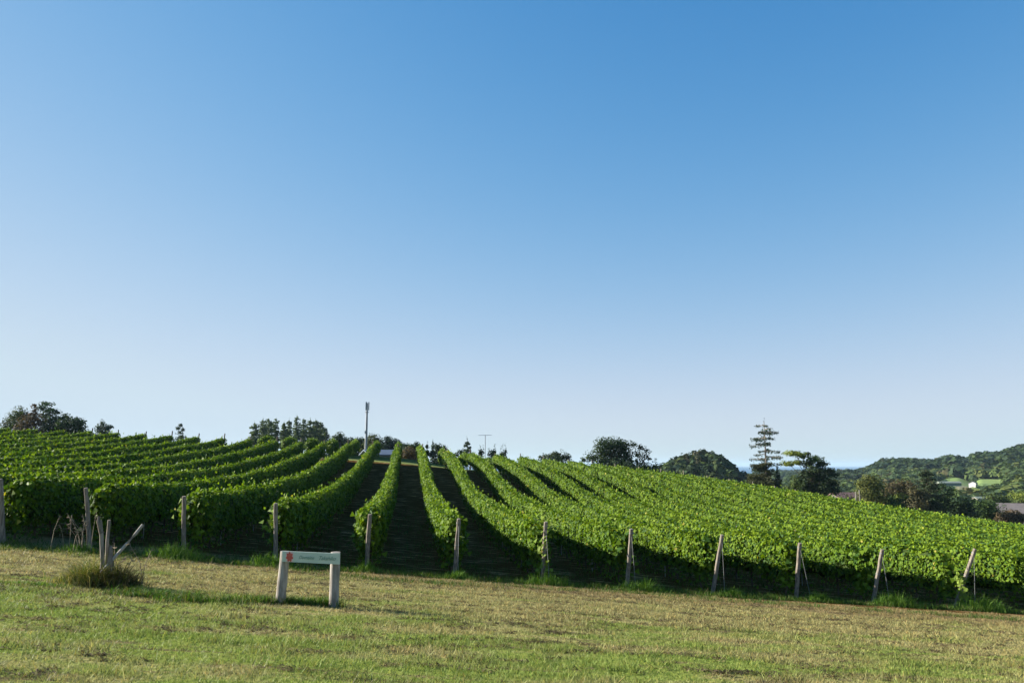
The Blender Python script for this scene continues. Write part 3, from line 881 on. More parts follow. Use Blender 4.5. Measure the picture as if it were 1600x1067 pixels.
clump_tree('broadleaf_tree', 148, 1432, [(1428, 768, 11, 8), (1440, 776, 12, 9), (1432, 788, 16, 9)], 'brown-tinged bush left of the dark conical evergreen', 'bush', G3, (0.065, 0.062, 0.032), 84)
clump_tree('broadleaf_tree', 160, 1470, [(1470, 760, 9, 7), (1480, 768, 12, 9), (1467, 776, 13, 10), (1485, 785, 15, 10), (1470, 793, 15, 9)], 'dark round tree right of the dark conical evergreen', 'tree', G3, DARK, 85)
clump_tree('broadleaf_tree', 158, 1505, [(1500, 782, 11, 7), (1510, 788, 12, 8), (1498, 796, 15, 9), (1515, 800, 14, 8)], 'dark low tree above the vines, second right of the evergreen', 'tree', G3, DARK, 86)
clump_tree('broadleaf_tree', 165, 1540, [(1530, 787, 12, 7), (1545, 790, 12, 8), (1538, 798, 16, 9), (1555, 804, 14, 8)], 'green rounded tree above the vines at the lower right', 'tree', G3, GREEN, 87)
clump_tree('broadleaf_tree', 160, 1583, [(1570, 806, 12, 6), (1584, 803, 12, 6), (1596, 808, 12, 7), (1580, 813, 18, 7)], 'brownish bush below the grey roof at the right edge', 'bush', G3, (0.075, 0.058, 0.034), 88)
clump_tree('broadleaf_tree', 210, 1560, [(1552, 778, 13, 7), (1566, 782, 12, 8), (1558, 789, 17, 8)], 'mid green tree left of the grey roof at the right edge', 'tree', G3, (0.055, 0.080, 0.026), 89)
clump_tree('broadleaf_tree', 220, 1592, [(1588, 775, 12, 7, YELLOWG), (1602, 778, 12, 8, YELLOWG), (1594, 786, 16, 7)], 'yellow-green tree behind the grey roof at the right edge', 'tree', G3, (0.06, 0.085, 0.026), 90)
clump_tree('broadleaf_tree', 165, 1328, [(1326, 781, 9, 4), (1336, 783, 8, 4)], 'low dark bush in front of the dull red roof', 'bush', G3, (0.05, 0.06, 0.03), 91)

# ------------------------------------------------------------------ far woods: many crowns that read as one mass
def wood(name, xs, ys, rad, hgt, cols, label, ntri, seed, base_h=0.0):
    rng = np.random.default_rng(seed)
    N = len(xs)
    zb = height(xs, ys)
    d = rng.normal(size=(N, ntri, 3)); d[..., 2] = np.abs(d[..., 2]) * 1.1 - .28
    d /= np.linalg.norm(d, axis=2, keepdims=True)
    lump = 0.75 + 0.4 * rng.random((N, ntri))
    R = np.stack([rad, rad, hgt * .62], 1)
    cen = np.stack([xs, ys, zb + hgt * .40], 1)[:, None, :] + d * lump[..., None] * R[:, None, :]
    nr = d + rng.normal(0, .26, d.shape) + np.array([0, 0, .2])
    size = (rad[:, None] * rng.uniform(.5, 1.0, (N, ntri)))
    col = cols[:, None, :] * rng.uniform(.85, 1.15, (N, ntri, 1))
    V, L, C = leaf_arrays(cen.reshape(-1, 3), nr.reshape(-1, 3), size.ravel(), col.reshape(-1, 3), rng, 'quad')
    o = link(name, np_mesh(name, V, L, 4, C), M_TREE)
    tag(o, label, 'woods', None, 'stuff')
    return o

def wood_cols(n, rng):
    base = np.array([[0.036, 0.060, 0.026], [0.050, 0.078, 0.027], [0.030, 0.052, 0.030], [0.068, 0.088, 0.030], [0.060, 0.062, 0.034]])
    return base[rng.choice(5, n, p=[.36, .28, .2, .1, .06])] * rng.uniform(.8, 1.25, (n, 1))

FIELDS = [  # px range, radius range, material, label
    (1462, 1512, 640, 800, M_FIELD, 'bright green crop field on the far right slope'),
    (1490, 1513, 660, 740, M_STRAWF, 'straw coloured strip beside the green crop field'),
    (1524, 1568, 690, 770, M_FIELD, 'narrow pale green field right of the straw strip')]

def in_fields(px, r, pad=0):
    m = np.zeros(len(px), bool)
    for a, b, r0, r1, *_ in FIELDS:
        m |= (px > a - 3) & (px < b + 3) & (r > r0 - 95) & (r < r1 + 8)
    m |= (px > 1507) & (px < 1529) & (r > 560) & (r < 735)
    return m

rng = np.random.default_rng(500)
# knoll
n = 2000
a = rng.uniform(0, 6.283, n); q = 78 * np.sqrt(rng.random(n))
mx_, my_ = MOUND[0] - 12 + q * np.cos(a) * 1.05, MOUND[1] + q * np.sin(a)
wood('knoll_wood', mx_, my_, rng.uniform(1.6, 2.9, n), rng.uniform(3.2, 5.2, n), wood_cols(n, rng) * .9, 'dense wood covering the rounded knoll right of centre', 34, 501)
# valley floor and far hill
def scatter(n, px0, px1, r0, r1, seed, p=1.0):
    rng = np.random.default_rng(seed)
    px = rng.uniform(px0, px1, n); u = rng.random(n)
    r = (r0 ** p + (r1 ** p - r0 ** p) * u) ** (1 / p)
    keep = ~in_fields(px, r)
    px, r = px[keep], r[keep]
    az = np.arctan((px - 800) / 1259.0)
    return px, r, r * np.sin(az), r * np.cos(az), rng
px, r, xs, ys, rg = scatter(900, 985, 1660, 215, 480, 510, 1.6)
k_ = np.hypot(xs - MOUND[0], ys - MOUND[1]) > 70
xs, ys = xs[k_], ys[k_]; n = len(xs)
wood('valley_wood', xs, ys, rg.uniform(2.6, 4.8, n), rg.uniform(4.5, 8.5, n), wood_cols(n, rg), 'mixed trees filling the valley below the vineyard', 60, 511)
px, r, xs, ys, rg = scatter(2600, 1120, 1680, 480, 860, 520, 1.5)
n = len(xs)
wood('slope_wood', xs, ys, rg.uniform(3.2, 6.0, n), rg.uniform(5, 10, n), wood_cols(n, rg) * np.array([1.35, 1.25, 1.0]), 'woods on the lower slope of the far hill', 28, 521)
px, r, xs, ys, rg = scatter(5200, 1230, 1690, 860, 1420, 530, 1.3)
n = len(xs)
wood('hill_wood', xs, ys, rg.uniform(4.0, 7.0, n), rg.uniform(7, 15, n), wood_cols(n, rg) * .78, 'dark forest on the far hill at the right', 18, 531)
px, r, xs, ys, rg = scatter(1300, 1180, 1420, 1300, 2450, 540, 1.3)
n = len(xs)
wood('coast_wood', xs, ys, rg.uniform(7, 11, n), rg.uniform(8, 12, n), wood_cols(n, rg) * .9, 'low dark woods in front of the sea strip', 14, 541)

def field_patch(a, b, r0, r1, mat, label):
    na, nr_ = 14, 12
    pxs = np.linspace(a, b, na); rs = np.linspace(r0, r1, nr_)
    A, R = np.meshgrid(np.arctan((pxs - 800) / 1259.0), rs)
    X, Y = R * np.sin(A), R * np.cos(A)
    V = np.stack([X, Y, height(X, Y) + (0.5 if mat is M_FIELD else 0.9)], -1).reshape(-1, 3)
    i, j = np.meshgrid(np.arange(nr_ - 1), np.arange(na - 1), indexing='ij')
    L = np.stack([i * na + j, i * na + j + 1, (i + 1) * na + j + 1, (i + 1) * na + j], -1).reshape(-1, 4)[:, ::-1]
    tag(link('field', np_mesh('field', V, L, 4), mat), label, None, None, 'structure')
for f_ in FIELDS: field_patch(*f_)

# ------------------------------------------------------------------ buildings
def house(name, px, D, w, d, h, roof_h, rotz, wall_mat, roof_mat, label, z=None, windows=2, eave=.35, cat='house', door=True):
    x, y = at(px, D); z = gz(x, y) - .1 if z is None else z
    t = empty(name, (x, y, z)); t.rotation_euler = (0, 0, rotz); tag(t, label, cat)
    def add(nm, bm, mat, par=None):
        o = bm_obj(nm, bm, mat)
        o.parent = par or t
        return o
    bm = bmesh.new()
    v = [bm.verts.new(p) for p in ((-w/2, -d/2, -.8), (w/2, -d/2, -.8), (w/2, d/2, -.8), (-w/2, d/2, -.8), (-w/2, -d/2, h), (w/2, -d/2, h), (w/2, d/2, h), (-w/2, d/2, h), (-w/2, 0, h + roof_h), (w/2, 0, h + roof_h))]
    for f in ((0, 1, 5, 4), (2, 3, 7, 6), (0, 4, 8, 7, 3), (1, 2, 6, 9, 5), (0, 3, 2, 1)): bm.faces.new([v[i] for i in f])
    add('wall', bm, wall_mat)
    rf = None
    for sgn in (-1, 1):
        bm = bmesh.new()
        sl = roof_h / (d / 2)
        ye, ze = sgn * (d / 2 + eave), h - eave * sl
        th = .14
        pts = [(-w/2 - eave, 0, h + roof_h + .02), (w/2 + eave, 0, h + roof_h + .02), (w/2 + eave, ye, ze + .02), (-w/2 - eave, ye, ze + .02)]
        lo = [bm.verts.new(p) for p in pts]; hi = [bm.verts.new((p[0], p[1], p[2] + th)) for p in pts]
        bm.faces.new(lo); bm.faces.new(hi)
        for i in range(4): bm.faces.new((lo[i], lo[(i + 1) % 4], hi[(i + 1) % 4], hi[i]))
        add('roof', bm, roof_mat)
    for i in range(windows):
        wx = -w/2 + w * (i + .8) / (windows + (.9 if door else .6))
        ww, wh = min(1.3, w * .2), h * .42
        bm = bmesh.new(); box(bm, wx - ww/2, wx + ww/2, -d/2 - .06, -d/2 + .02, h * .35, h * .35 + wh)
        fr = add('window', bm, M_FRAME)
        bm = bmesh.new(); box(bm, wx - ww/2 + .08, wx + ww/2 - .08, -d/2 - .075, -d/2 - .055, h * .35 + .08, h * .35 + wh - .08)
        add('pane', bm, M_WINDOW, fr)
    if door:
        bm = bmesh.new(); box(bm, w/2 - 1.4, w/2 - .5, -d/2 - .05, -d/2 + .02, -.3, h * .78); add('door', bm, M_ROOFGREY)
    return t

house('shed', 592, 116, 4.0, 3.6, 1.4, .6, .5, M_SHED, M_ROOFBLUE, 'pale blue-grey roofed shed behind the central row ends', z=ztop(588, 704, 116) - 2.0, windows=1, cat='shed', door=False)
house('house', 1320, 170, 6.5, 5.5, 2.6, 1.3, .25, M_CREAM, M_ROOFRED, 'house with dull red roof left of the yellow-green tree', z=ztop(1320, 770, 170) - 3.9)
house('house', 1588, 190, 9.0, 8.0, 2.8, 2.0, -.5, M_CREAM, M_ROOFGREY, 'house with grey-brown roof at the right edge', z=ztop(1588, 787, 190) - 4.8)
house('house', 1518, 620, 5.0, 5.0, 3.6, 1.2, .8, M_FRAME, M_ROOFGREY, 'small white house far off below the straw strip', z=ztop(1518, 752, 620) - 4.8)
house('greenhouse', 1480, 560, 15.0, 5.0, 1.2, 1.0, .05, M_SHED, M_SHED, 'long pale greenhouse below the bright green field', z=ztop(1480, 752, 560) - 2.2, windows=0, cat='greenhouse', door=False)
house('farm_shed', 1527, 390, 6.5, 4.5, 1.6, .8, .15, M_CREAM, M_SHED, 'low pale roofed shed among the valley trees', z=ztop(1527, 776, 390) - 2.4, windows=1, cat='shed', door=False)

# ------------------------------------------------------------------ mast and antenna
def mast():
    D = 150; x, y = at(571, D); z0 = gz(x, y); zt = ztop(571, 628, D)
    t = empty('mast', (x, y, z0)); tag(t, 'tall grey antenna mast rising behind the central rows', 'mast')
    bm = bmesh.new(); tube(bm, [(x, y, z0 - .3), (x, y, z0 + (zt - z0) * .55), (x, y, zt - .2)], [.26, .22, .16], 12); bm_obj('pole', bm, M_MAST, t)
    H = zt - z0
    bm = bmesh.new(); tube(bm, [(x, y, zt - 1.95), (x, y, zt - 1.85)], [.42, .42], 12); bm_obj('ring_platform', bm, M_MAST, t)
    for a in (0.3, 2.4, 4.5):
        cx, cy = x + .32 * math.cos(a), y + .32 * math.sin(a)
        bm = bmesh.new(); box(bm, cx - .09, cx + .09, cy - .06, cy + .06, zt - 1.55, zt); bm_obj('antenna_panel', bm, M_MAST, t)
        bm = bmesh.new(); tube(bm, [(x, y, zt - .8), (cx, cy, zt - .8)], [.03, .03], 5); bm_obj('bracket', bm, M_MAST, t)
    bm = bmesh.new(); box(bm, x - .25, x + .25, y - .42, y - .22, z0 + H * .45, z0 + H * .45 + .5); bm_obj('junction_box', bm, M_MAST, t)
mast()

def tv_antenna():
    D = 140; x, y = at(758, D); z0 = gz(x, y); zt = ztop(758, 680, D)
    t = empty('television_antenna', (x, y, z0)); tag(t, 'thin pole with horizontal television antenna above the rows', 'antenna')
    bm = bmesh.new(); tube(bm, [(x, y, z0 - .3), (x, y, zt + .05)], [.07, .055], 8); bm_obj('pole', bm, M_MAST, t)
    bm = bmesh.new(); tube(bm, [(x - 1.2, y, zt), (x + 1.1, y, zt + .05)], [.035, .035], 6); bm_obj('boom', bm, M_MAST, t)
    for i in range(9):
        ex = x - 1.1 + i * .26
        bm = bmesh.new(); tube(bm, [(ex, y - .35, zt), (ex, y + .35, zt)], [.018, .018], 5); bm_obj('element', bm, M_MAST, t)
tv_antenna()
for i, (px, py0, py1) in enumerate([(1340, 765, 792), (1334, 768, 788)]):
    D = 118; x, y = at(px, D); zt = ztop(px, py0, D); g = gz(x, y)
    t = empty('marker_pole', (x, y, g)); tag(t, ['tall pale marker pole at the vineyard edge below the yellow-green tree', 'shorter pale marker pole beside the tall one at the vineyard edge'][i], 'pole', 'pale poles at the vineyard edge')
    bm = bmesh.new(); tube(bm, [(x, y, g - .2), (x, y, zt)], [.09, .07], 8); bm_obj('shaft', bm, M_CREAM, t)

# ------------------------------------------------------------------ name board on two round posts
def sign():
    pl, pr = hit_ground(437, 941), hit_ground(521, 949)
    D = (pl[1] + pr[1]) / 2
    k = D / 1259.0
    t = empty('name_board', tuple(((pl + pr) / 2).tolist())); tag(t, 'pale green name board with red leaf emblem on two round wooden posts', 'sign')
    rr = 7.3 * k
    for (bx_, by_), (tx_, ty_), g in (((437, 941), (446, 861), pl), ((521, 949), (524.5, 862), pr)):
        r = ray(tx_, ty_); top = r * (D / r[1]); r2 = ray(bx_, by_ + 1); bot = r2 * (D / r2[1]); bot[2] -= .12
        bm = bmesh.new()
        rng = np.random.default_rng(int(bx_))
        pts = [bot + (top - bot) * i / 6 for i in range(7)]
        tube(bm, pts, [rr * rng.uniform(.97, 1.04) for _ in range(7)], 20)
        bm_obj('post', bm, M_SIGNPOST, t)
    def P(px, py, dy): 
        r = ray(px, py); return r * ((D + dy) / r[1])
    f = -rr - .005
    bm = bmesh.new()
    fr = [P(441, 860.5, f - .03), P(531, 864.5, f - .03), P(530.5, 881.5, f - .03), P(440.5, 877, f - .03)]
    a = [bm.verts.new(p) for p in fr]; b = [bm.verts.new(p + np.array([0, .03, 0])) for p in fr]
    bm.faces.new(a); bm.faces.new(b[::-1])
    for i in range(4): bm.faces.new((a[i], b[i], b[(i + 1) % 4], a[(i + 1) % 4]))
    bd = bm_obj('board', bm, M_BOARD, t)
    fr = [np.array(q) for q in fr]
    def S(s, q, off):       # s along the board 0..1, q down 0..1
        p_ = (fr[0] * (1 - s) + fr[1] * s) * (1 - q) + (fr[3] * (1 - s) + fr[2] * s) * q
        return p_ - np.array([0, off, 0])
    bm = bmesh.new()
    vs = [bm.verts.new(S(s, q, .003)) for s, q in ((.068, .04), (.195, .04), (.195, .96), (.068, .96))]; bm.faces.new(vs)
    bm_obj('emblem_patch', bm, M_PATCH, bd)
    # five-lobed leaf
    bm = bmesh.new()
    ctr = (.131, .52)
    lob = []
    for i in range(84):
        a_ = math.pi / 2 + 2 * math.pi * i / 84
        q = (a_ - math.pi / 2) / (2 * math.pi) * 7
        rad = .37 + .15 * abs(math.cos(math.pi * q)) ** 1.5 + .03 * math.cos(6 * math.pi * q)
        lob.append(bm.verts.new(S(ctr[0] + rad * math.cos(a_) * .125, ctr[1] - rad * math.sin(a_) * .95, .006)))
    bm.faces.new(lob)
    bm_obj('leaf_emblem', bm, M_RED, bd)
    # lettering
    w = np.linalg.norm(fr[1] - fr[0]); ang = math.atan2(fr[1][2] - fr[0][2], fr[1][0] - fr[0][0])
    for word, s0, s1 in (('Domaine', .285, .555), ('Takahiko', .625, .915)):
        cu = bpy.data.curves.new('lettering', 'FONT'); cu.body = word; cu.shear = .45; cu.size = .12; cu.extrude = .0005
        cu.offset = .0008
        o = bpy.data.objects.new('lettering', cu); COL.objects.link(o); cu.materials.append(M_TEXT)
        bpy.context.view_layer.update()
        wx = max(o.dimensions.x, 1e-3)
        sc = (s1 - s0) * w / wx
        loc = S(s0, .66, .005)
        me = bpy.data.meshes.new_from_object(o)
        bpy.data.objects.remove(o)
        o = link('lettering', me, M_TEXT)
        o.rotation_euler = (math.pi / 2, -ang, 0)
        o.scale = (sc, sc * 1.15, 1); o.location = tuple(loc.tolist())
        bpy.context.view_layer.update()
        o.parent = bd; o.matrix_parent_inverse = bd.matrix_world.inverted()
sign()

# ------------------------------------------------------------------ old stakes with weeds
PILE = hit_ground(166, 916)
def px_at(px, py, D): 
    r = ray(px, py); return r * (D / r[1])
def old_stake(name, a, b, ra, rb, label, mat, cat, broken=False, dD=0.0, dTop=0.0, flat=1.0):
    D = PILE[1] + dD
    p0, p1 = px_at(*a, D), px_at(*b, D + dTop)
    g = gz(p0[0], p0[1])
    t = empty(name, (p0[0], p0[1], g)); tag(t, label, cat, 'old stakes in the weed clump')
    rng = np.random.default_rng(int(a[0] * 7 + b[0]))
    bm = bmesh.new()
    n = 7
    pts = [p0 + (p1 - p0) * i / (n - 1) + rng.normal(0, .006, 3) for i in range(n)]
    tube(bm, pts, [ra + (rb - ra) * i / (n - 1) for i in range(n)], 9)
    if broken:
        for v in bm.verts:
            if (v.co - Vector(pts[-1])).length < rb * 1.3: v.co += Vector((0, 0, rng.uniform(-.10, .12)))
    bm_obj('shaft', bm, mat, t)
    if broken:
        bm = bmesh.new(); tube(bm, [pts[-2], pts[-1] + np.array([-.05, 0, .05]), pts[-1] + np.array([-.06, 0, .16])], [rb * 1.25, rb * 1.1, rb * .3], 7)
        bm_obj('rotten_top', bm, M_DARKWOOD, t)
k_ = PILE[1] / 1259
old_stake('wooden_stake', (160, 912), (158, 818), 3.4 * k_, 2.8 * k_, 'upright old stake with dark rotten top, left one in the weed clump', M_WOOD, 'stake', True)
old_stake('wooden_stake', (164, 912), (171, 812), 3.0 * k_, 2.4 * k_, 'upright thin old stake right of the rotten-topped one', M_WOOD, 'stake', dD=.15)
old_stake('leaning_pole', (146, 908), (223, 820), 2.6 * k_, 2.3 * k_, 'pale pole leaning far to the right out of the weed clump', M_SIGNPOST, 'pole', dD=-.12, dTop=.3)
old_stake('wooden_stump', (173, 914), (173, 853), 7.5 * k_, 2.6 * k_, 'short thick dark stump at the foot of the old stakes', M_DARKWOOD, 'stump', dD=.0)

def blades(base, height_, lean, width, col, rng):
    """grass blades as two-segment strips: arrays of triangles/quads (N,5 verts)"""
    n = len(base)
    a = rng.uniform(0, 6.283, n)
    s = np.stack([np.cos(a), np.sin(a), np.zeros(n)], 1) * width[:, None] * .5
    b2 = a + rng.normal(0, .8, n) + 1.57
    l = np.stack([np.cos(b2), np.sin(b2), np.zeros(n)], 1) * (lean * height_)[:, None]
    up = np.stack([np.zeros(n), np.zeros(n), height_], 1)
    v0, v1 = base - s, base + s
    m = base + up * .55 + l * .30
    v2, v3 = m + s * .75, m - s * .75
    v4 = base + up * (1 - .25 * np.clip(lean, 0, 1))[:, None] + l
    v5 = v4 + s * .15
    V = np.stack([v0, v1, v2, v3, v4, v5], 1).reshape(-1, 3)
    i = np.arange(n)[:, None] * 6
    L = np.concatenate([i + np.array([[0, 1, 2, 3]]), i + np.array([[3, 2, 5, 4]])], 1)
    return V, L.reshape(-1), np.repeat(col, 6, axis=0)

def tuft(name, x, y, rx, ry, n, h, col, label, seed, cat='grass tuft', mat=None, group=None, wid=.012, lean=.45, hfall=.6, kind=None):
    rng = np.random.default_rng(seed)
    d = np.clip(rng.normal(0, .45, (n, 2)), -1.1, 1.1)
    bx, by = x + d[:, 0] * rx, y + d[:, 1] * ry
    rr = np.hypot(d[:, 0], d[:, 1])
    hh = h * (1 - hfall * np.clip(rr, 0, 1)) * rng.uniform(.35, 1.2, n) * (.30 + 1.4 * fbm(bx * 5.5, by * 5.5, seed))
    base = np.stack([bx, by, height(bx, by) - .01], 1)
    cols = np.array(col)[rng.integers(0, len(col), n)] * rng.uniform(.7, 1.35, (n, 1))
    V, L, C = blades(base, hh, rng.uniform(.1, 1, n) * lean * 2, np.full(n, wid) * rng.uniform(.6, 1.4, n), cols, rng)
    o = link(name, np_mesh(name, V, L, 4, C), mat or M_VINE)
    tag(o, label, cat, group, kind)
    return o

LUSH = [(0.085, 0.17, 0.022), (0.115, 0.20, 0.030), (0.060, 0.125, 0.020)]
VERGE = [(0.045, 0.095, 0.016), (0.065, 0.125, 0.020), (0.035, 0.075, 0.015), (0.13, 0.12, 0.05)]
STRAWC = [(0.30, 0.25, 0.11), (0.24, 0.22, 0.075), (0.17, 0.19, 0.055), (0.36, 0.30, 0.15)]
WEED = [(0.075, 0.085, 0.030), (0.055, 0.085, 0.022), (0.13, 0.105, 0.055), (0.065, 0.052, 0.032)]
tuft('tall_grass', PILE[0] - .30, PILE[1] - .02, .60, .45, 1900, .66, STRAWC + VERGE[:2], 'straw-yellow tall grass on the left of the old stakes', 601, 'grass', M_DRY, lean=.8)
tuft('weed_clump', PILE[0] + .22, PILE[1] - .10, .52, .40, 1700, .56, WEED, 'dark brownish weed clump on the right of the old stakes', 602, 'weeds', M_DRY, lean=.8)
# feathery stems over the clump
def stalks(x, y, n, spread, h, label, seed, cat):
    rng = np.random.default_rng(seed)
    t = empty('dry_stalks', (x, y, gz(x, y))); tag(t, label, cat)
    for i in range(n):
        bx, by = x + rng.normal(0, spread), y + rng.normal(0, spread * .5)
        g = gz(bx, by); hh = h * rng.uniform(.6, 1.1); lx = rng.normal(-.18, .22) * hh; ly = rng.normal(0, .1)
        bm = bmesh.new()
        tube(bm, [(bx, by, g - .03), (bx + lx * .3, by + ly * .3, g + hh * .55), (bx + lx, by + ly, g + hh)], [.009, .007, .004], 4)
        for q in range(7):
            f = rng.uniform(.72, 1.0)
            p_ = np.array([bx + lx * f, by + ly * f, g + hh * (.2 + .8 * f)])
            tube(bm, [p_, p_ + np.array([rng.normal(0, .05), rng.normal(0, .03), rng.uniform(-.05, .05)])], [.010, .003], 4)
        bm_obj('stalk', bm, M_STALK, t)
M_STALK = plain_mat('dry_stalk_brown', (0.20, 0.15, 0.095), .9, (10, (0.30, 0.24, 0.16)))
sx = px_at(114, 866, 22.6)
stalks(sx[0], sx[1], 13, .28, 1.05, 'tall dry brown weed stalks left of the old stakes', 603, 'weeds')
sx = px_at(205, 895, PILE[1] + .3)
stalks(sx[0], sx[1], 6, .22, .85, 'fine dry stalks under the leaning pole', 604, 'weeds')

# lush tufts round the post feet
TN = 'green grass tuft at the foot of the end post '
for k in range(1, 12):
    u = rowpos(k); n_, sd = side_phrase(k)
    x, y = uv2xy(u + (0.05 if k < 7 else 0.25), V0 - 1.0); x, y = float(x), float(y)
    big = {2: 1.3, 3: 1.1, 6: 1.0, 7: 1.1, 10: 1.15, 11: 1.25}.get(k, .75)
    tuft('grass_tuft', x, y, 0.75 * big, .42 * big, int(1000 * big), .46 * big, LUSH, TN + f'{ORD[n_]} {sd} of the central aisle', 620 + k, 'grass tuft', None, 'grass tufts at the post feet', kind='stuff')

# ------------------------------------------------------------------ grass
def grass_strip(name, pts, width, n, h, col, label, seed):
    """longer unmown grass along a line of pixel positions on the ground"""
    rng = np.random.default_rng(seed)
    P_ = np.array([hit_ground(*q) for q in pts])
    t = rng.random(n) * (len(P_) - 1); i = np.minimum(t.astype(int), len(P_) - 2); f = (t - i)[:, None]
    c = P_[i] * (1 - f) + P_[i + 1] * f
    x = c[:, 0] + rng.normal(0, width * .5, n); y = c[:, 1] + rng.normal(0, width * .35, n)
    off_ = np.abs(y - c[:, 1]) / width
    keep = fbm(x * 1.7, y * 2.2, seed) + rng.normal(0, .07, n) > .38 + .35 * off_
    x, y = x[keep], y[keep]; n = len(x)
    base = np.stack([x, y, height(x, y) - .01], 1)
    cols = np.array(col)[rng.integers(0, len(col), n)] * rng.uniform(.7, 1.35, (n, 1))
    V, L, C = blades(base, h * rng.uniform(.25, 1.25, n) * (.5 + fbm(x * 2.5, y * 2.5, seed + 5)), rng.uniform(.2, 1.0, n), np.full(n, .011) * rng.uniform(.6, 1.4, n), cols, rng)
    tag(link(name, np_mesh(name, V, L, 4, C), M_VINE), label, 'grass', None, 'stuff')

grass_strip('unmown_grass', [(205, 930), (250, 934), (300, 938), (345, 941)], .62, 7000, .16, VERGE + LUSH[:1], 'strip of dark green unmown grass right of the weed clump', 641)
grass_strip('unmown_grass', [(0, 912), (50, 914), (100, 918)], .30, 2200, .09, LUSH + [(0.14, 0.19, 0.04)], 'bright green grass patch at the left edge beside the weed clump', 642)
grass_strip('unmown_grass', [(395, 940), (430, 943), (475, 944), (515, 946)], .42, 4200, .17, VERGE + LUSH[:1], 'green grass left unmown between the two board posts', 643)
grass_strip('verge_grass', [(0, 858), (200, 872), (420, 886), (560, 903), (700, 914), (850, 920), (1000, 927), (1150, 940), (1300, 950), (1450, 960), (1600, 970)], 1.0, 17000, .13, VERGE, 'ragged grass verge along the foot of the vine rows', 644)

def mown_grass():
    rng = np.random.default_rng(700)
    n = 390000
    r = 5.5 + (24.3 - 5.5) * rng.random(n) ** 0.8
    pxs = rng.uniform(-130, 1730, n)
    a = np.arctan((pxs - 800) / 1259.0)
    y = r; x = r * np.tan(a)
    v = x * RD[0] + y * RD[1]
    keep = v < 24.2
    # thinner where dead clippings lie
    keep &= rng.random(n) < .35 + 1.1 * fbm(x * .5, y * 1.6, 71)
    x, y = x[keep], y[keep]; n = len(x)
    base = np.stack([x, y, height(x, y) - .006], 1)
    patch = fbm(x * .9, y * 1.6, 72)
    h = .018 + .055 * patch * rng.uniform(.4, 1.3, n)
    h = h * np.where(fbm(x * 3.2, y * 3.2, 77, 2) > .66, rng.uniform(1.2, 2.3, n), 1.0)
    ang = rng.uniform(0, 6.283, n); w = rng.uniform(.004, .009, n) * (y / 10) ** .5
    s = np.stack([np.cos(ang), np.sin(ang), np.zeros(n)], 1) * w[:, None]
    l = rng.normal(0, .6, (n, 3)) * h[:, None]; l[:, 2] = h
    V = np.stack([base - s, base + s, base + l], 1).reshape(-1, 3)
    L = np.arange(3 * n)
    c = rng.uniform(.7, 1.45, (n, 1)) * np.where(rng.random((n, 1)) < .2, np.array([[1.25, 1.1, .9]]), np.array([[.95, 1.05, .95]]))
    tag(link('mown_grass', np_mesh('mown_grass', V, L, 3, np.repeat(c, 3, 0)), M_GRASS), 'short half-dry mown grass across the headland', 'grass', None, 'stuff')
mown_grass()

def aisle_grass():
    rng = np.random.default_rng(720)
    n = 110000
    v = 23.6 + 30 * rng.random(n) ** 1.9; pxs = rng.uniform(-120, 1720, n)
    u = (pxs - 637) / 1259.0 * v
    x, y = uv2xy(u, v)
    keep = rng.random(n) < .15 + 1.3 * np.clip(fbm(u * .9, v * .9, 75) - .35, 0, 1) + .6 * (v < 25.5)
    x, y, v = x[keep], y[keep], v[keep]; n = len(x)
    base = np.stack([x, y, height(x, y) - .008], 1)
    h = rng.uniform(.05, .20, n) * (.4 + fbm(x * 1.2, y * 1.2, 76))
    ang = rng.uniform(0, 6.283, n); w = rng.uniform(.006, .013, n) * (v / 25)
    s_ = np.stack([np.cos(ang), np.sin(ang), np.zeros(n)], 1) * w[:, None]
    l = rng.normal(0, .45, (n, 3)) * h[:, None]; l[:, 2] = h
    V = np.stack([base - s_, base + s_, base + l], 1).reshape(-1, 3)
    c = np.array([(0.050, 0.100, 0.016), (0.075, 0.13, 0.020), (0.035, 0.07, 0.014), (0.15, 0.12, 0.06)])[rng.choice(4, n, p=[.35, .3, .25, .1])] * rng.uniform(.7, 1.3, (n, 1))
    tag(link('aisle_grass', np_mesh('aisle_grass', V, np.arange(3 * n), 3, np.repeat(c, 3, 0)), M_VINE), 'weeds and grass in the shade between the vine rows', 'grass', None, 'stuff')
aisle_grass()

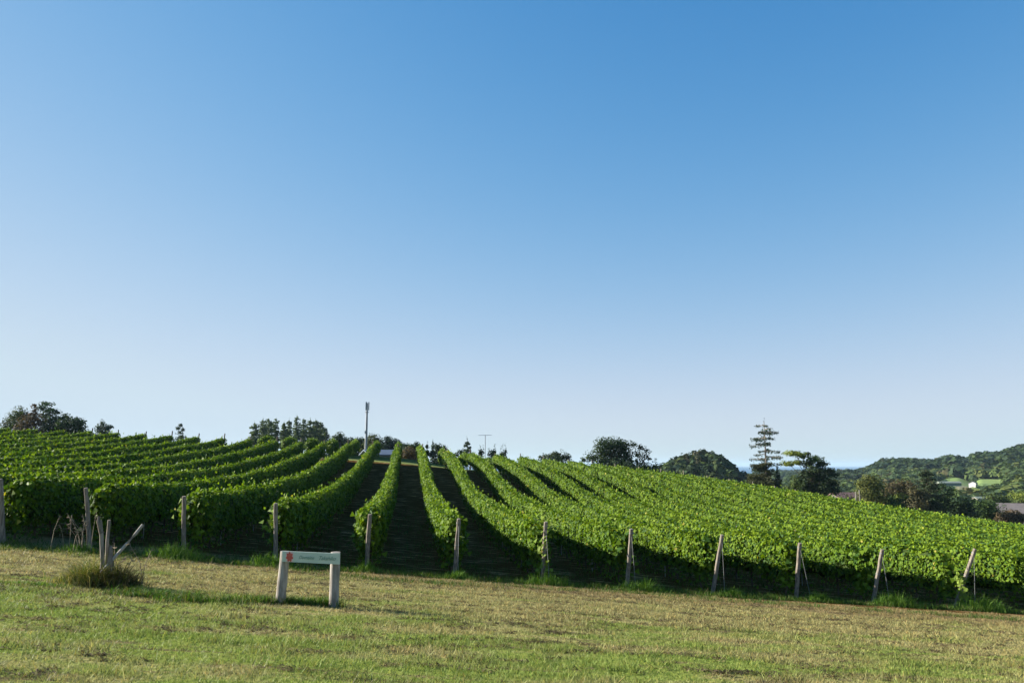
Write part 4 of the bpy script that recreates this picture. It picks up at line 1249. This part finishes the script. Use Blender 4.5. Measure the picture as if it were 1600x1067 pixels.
def clippings():
    """dead mown grass lying in little heaps and broken lines"""
    rng = np.random.default_rng(710)
    cx, cy, cs = [], [], []
    for _ in range(2100):
        px = rng.uniform(-60, 1660); r = 6.5 + 16 * rng.random() ** .75
        a = math.atan((px - 800) / 1259.0)
        x, y = r * math.tan(a), r
        v = x * RD[0] + y * RD[1]
        if v > 23.4 or fbm(np.array([x * .35]), np.array([y * 1.3]), 73)[0] < .56 - .012 * v: continue
        for j in range(rng.integers(1, 5)):
            o = rng.normal(0, .22); 
            cx.append(x + o * RE[0]); cy.append(y + o * RE[1] + rng.normal(0, .03)); cs.append(rng.uniform(.3, 1.0))
    for px, py in ((515, 1020), (560, 1000), (1100, 1048), (1150, 1052), (1390, 1030), (1460, 1033), (700, 1045), (440, 1046), (60, 1052), (20, 1054)):
        p_ = hit_ground(px, py)
        for j in range(9):
            o = rng.normal(0, .28); cx.append(p_[0] + o); cy.append(p_[1] + rng.normal(0, .07)); cs.append(rng.uniform(.6, 1.3))
    cx, cy, cs = map(np.array, (cx, cy, cs))
    per = 26
    N = len(cx) * per
    sc = np.repeat(cs, per)
    x = np.repeat(cx, per) + rng.normal(0, .07, N) * sc; y = np.repeat(cy, per) + rng.normal(0, .022, N) * sc
    z = height(x, y) + rng.random(N) * .032 * sc + .004
    ang = rng.normal(0, .7, N); ln = rng.uniform(.015, .042, N)
    d = np.stack([np.cos(ang), np.sin(ang) * .8, rng.normal(0, .45, N)], 1) * ln[:, None]
    wv = np.stack([-np.sin(ang), np.cos(ang), rng.normal(0, .6, N)], 1) * .0045
    c = np.stack([x, y, z], 1)
    V = np.stack([c - d - wv, c + d, c - d + wv], 1).reshape(-1, 3)
    tones = np.array([(0.09, 0.065, 0.04), (0.14, 0.10, 0.062), (0.19, 0.145, 0.085), (0.07, 0.055, 0.038)])
    C = tones[np.repeat(rng.integers(0, 4, len(cx)), per)] * rng.uniform(.7, 1.4, (N, 1))
    tag(link('grass_clippings', np_mesh('grass_clippings', V, np.arange(3 * N), 3, np.repeat(C, 3, 0)), M_DRY), 'dead brown grass clippings lying in lines and heaps on the headland', 'clippings', None, 'stuff')
clippings()

# ------------------------------------------------------------------ air
HAZE = 0.00006
def haze():
    bm = bmesh.new(); box(bm, -27000, 27000, -27000, 27000, -150, 75)
    m, nt, out = new_mat('haze_air')
    v = node(nt, 'ShaderNodeVolumePrincipled', Density=HAZE, Anisotropy=0.2)
    v.inputs['Color'].default_value = (0.60, 0.82, 1.0, 1)
    nt.links.new(v.outputs[0], out.inputs['Volume'])
    o = bm_obj('haze', bm, m); tag(o, 'thin summer haze over valley and sea', 'haze', None, 'stuff')
haze()
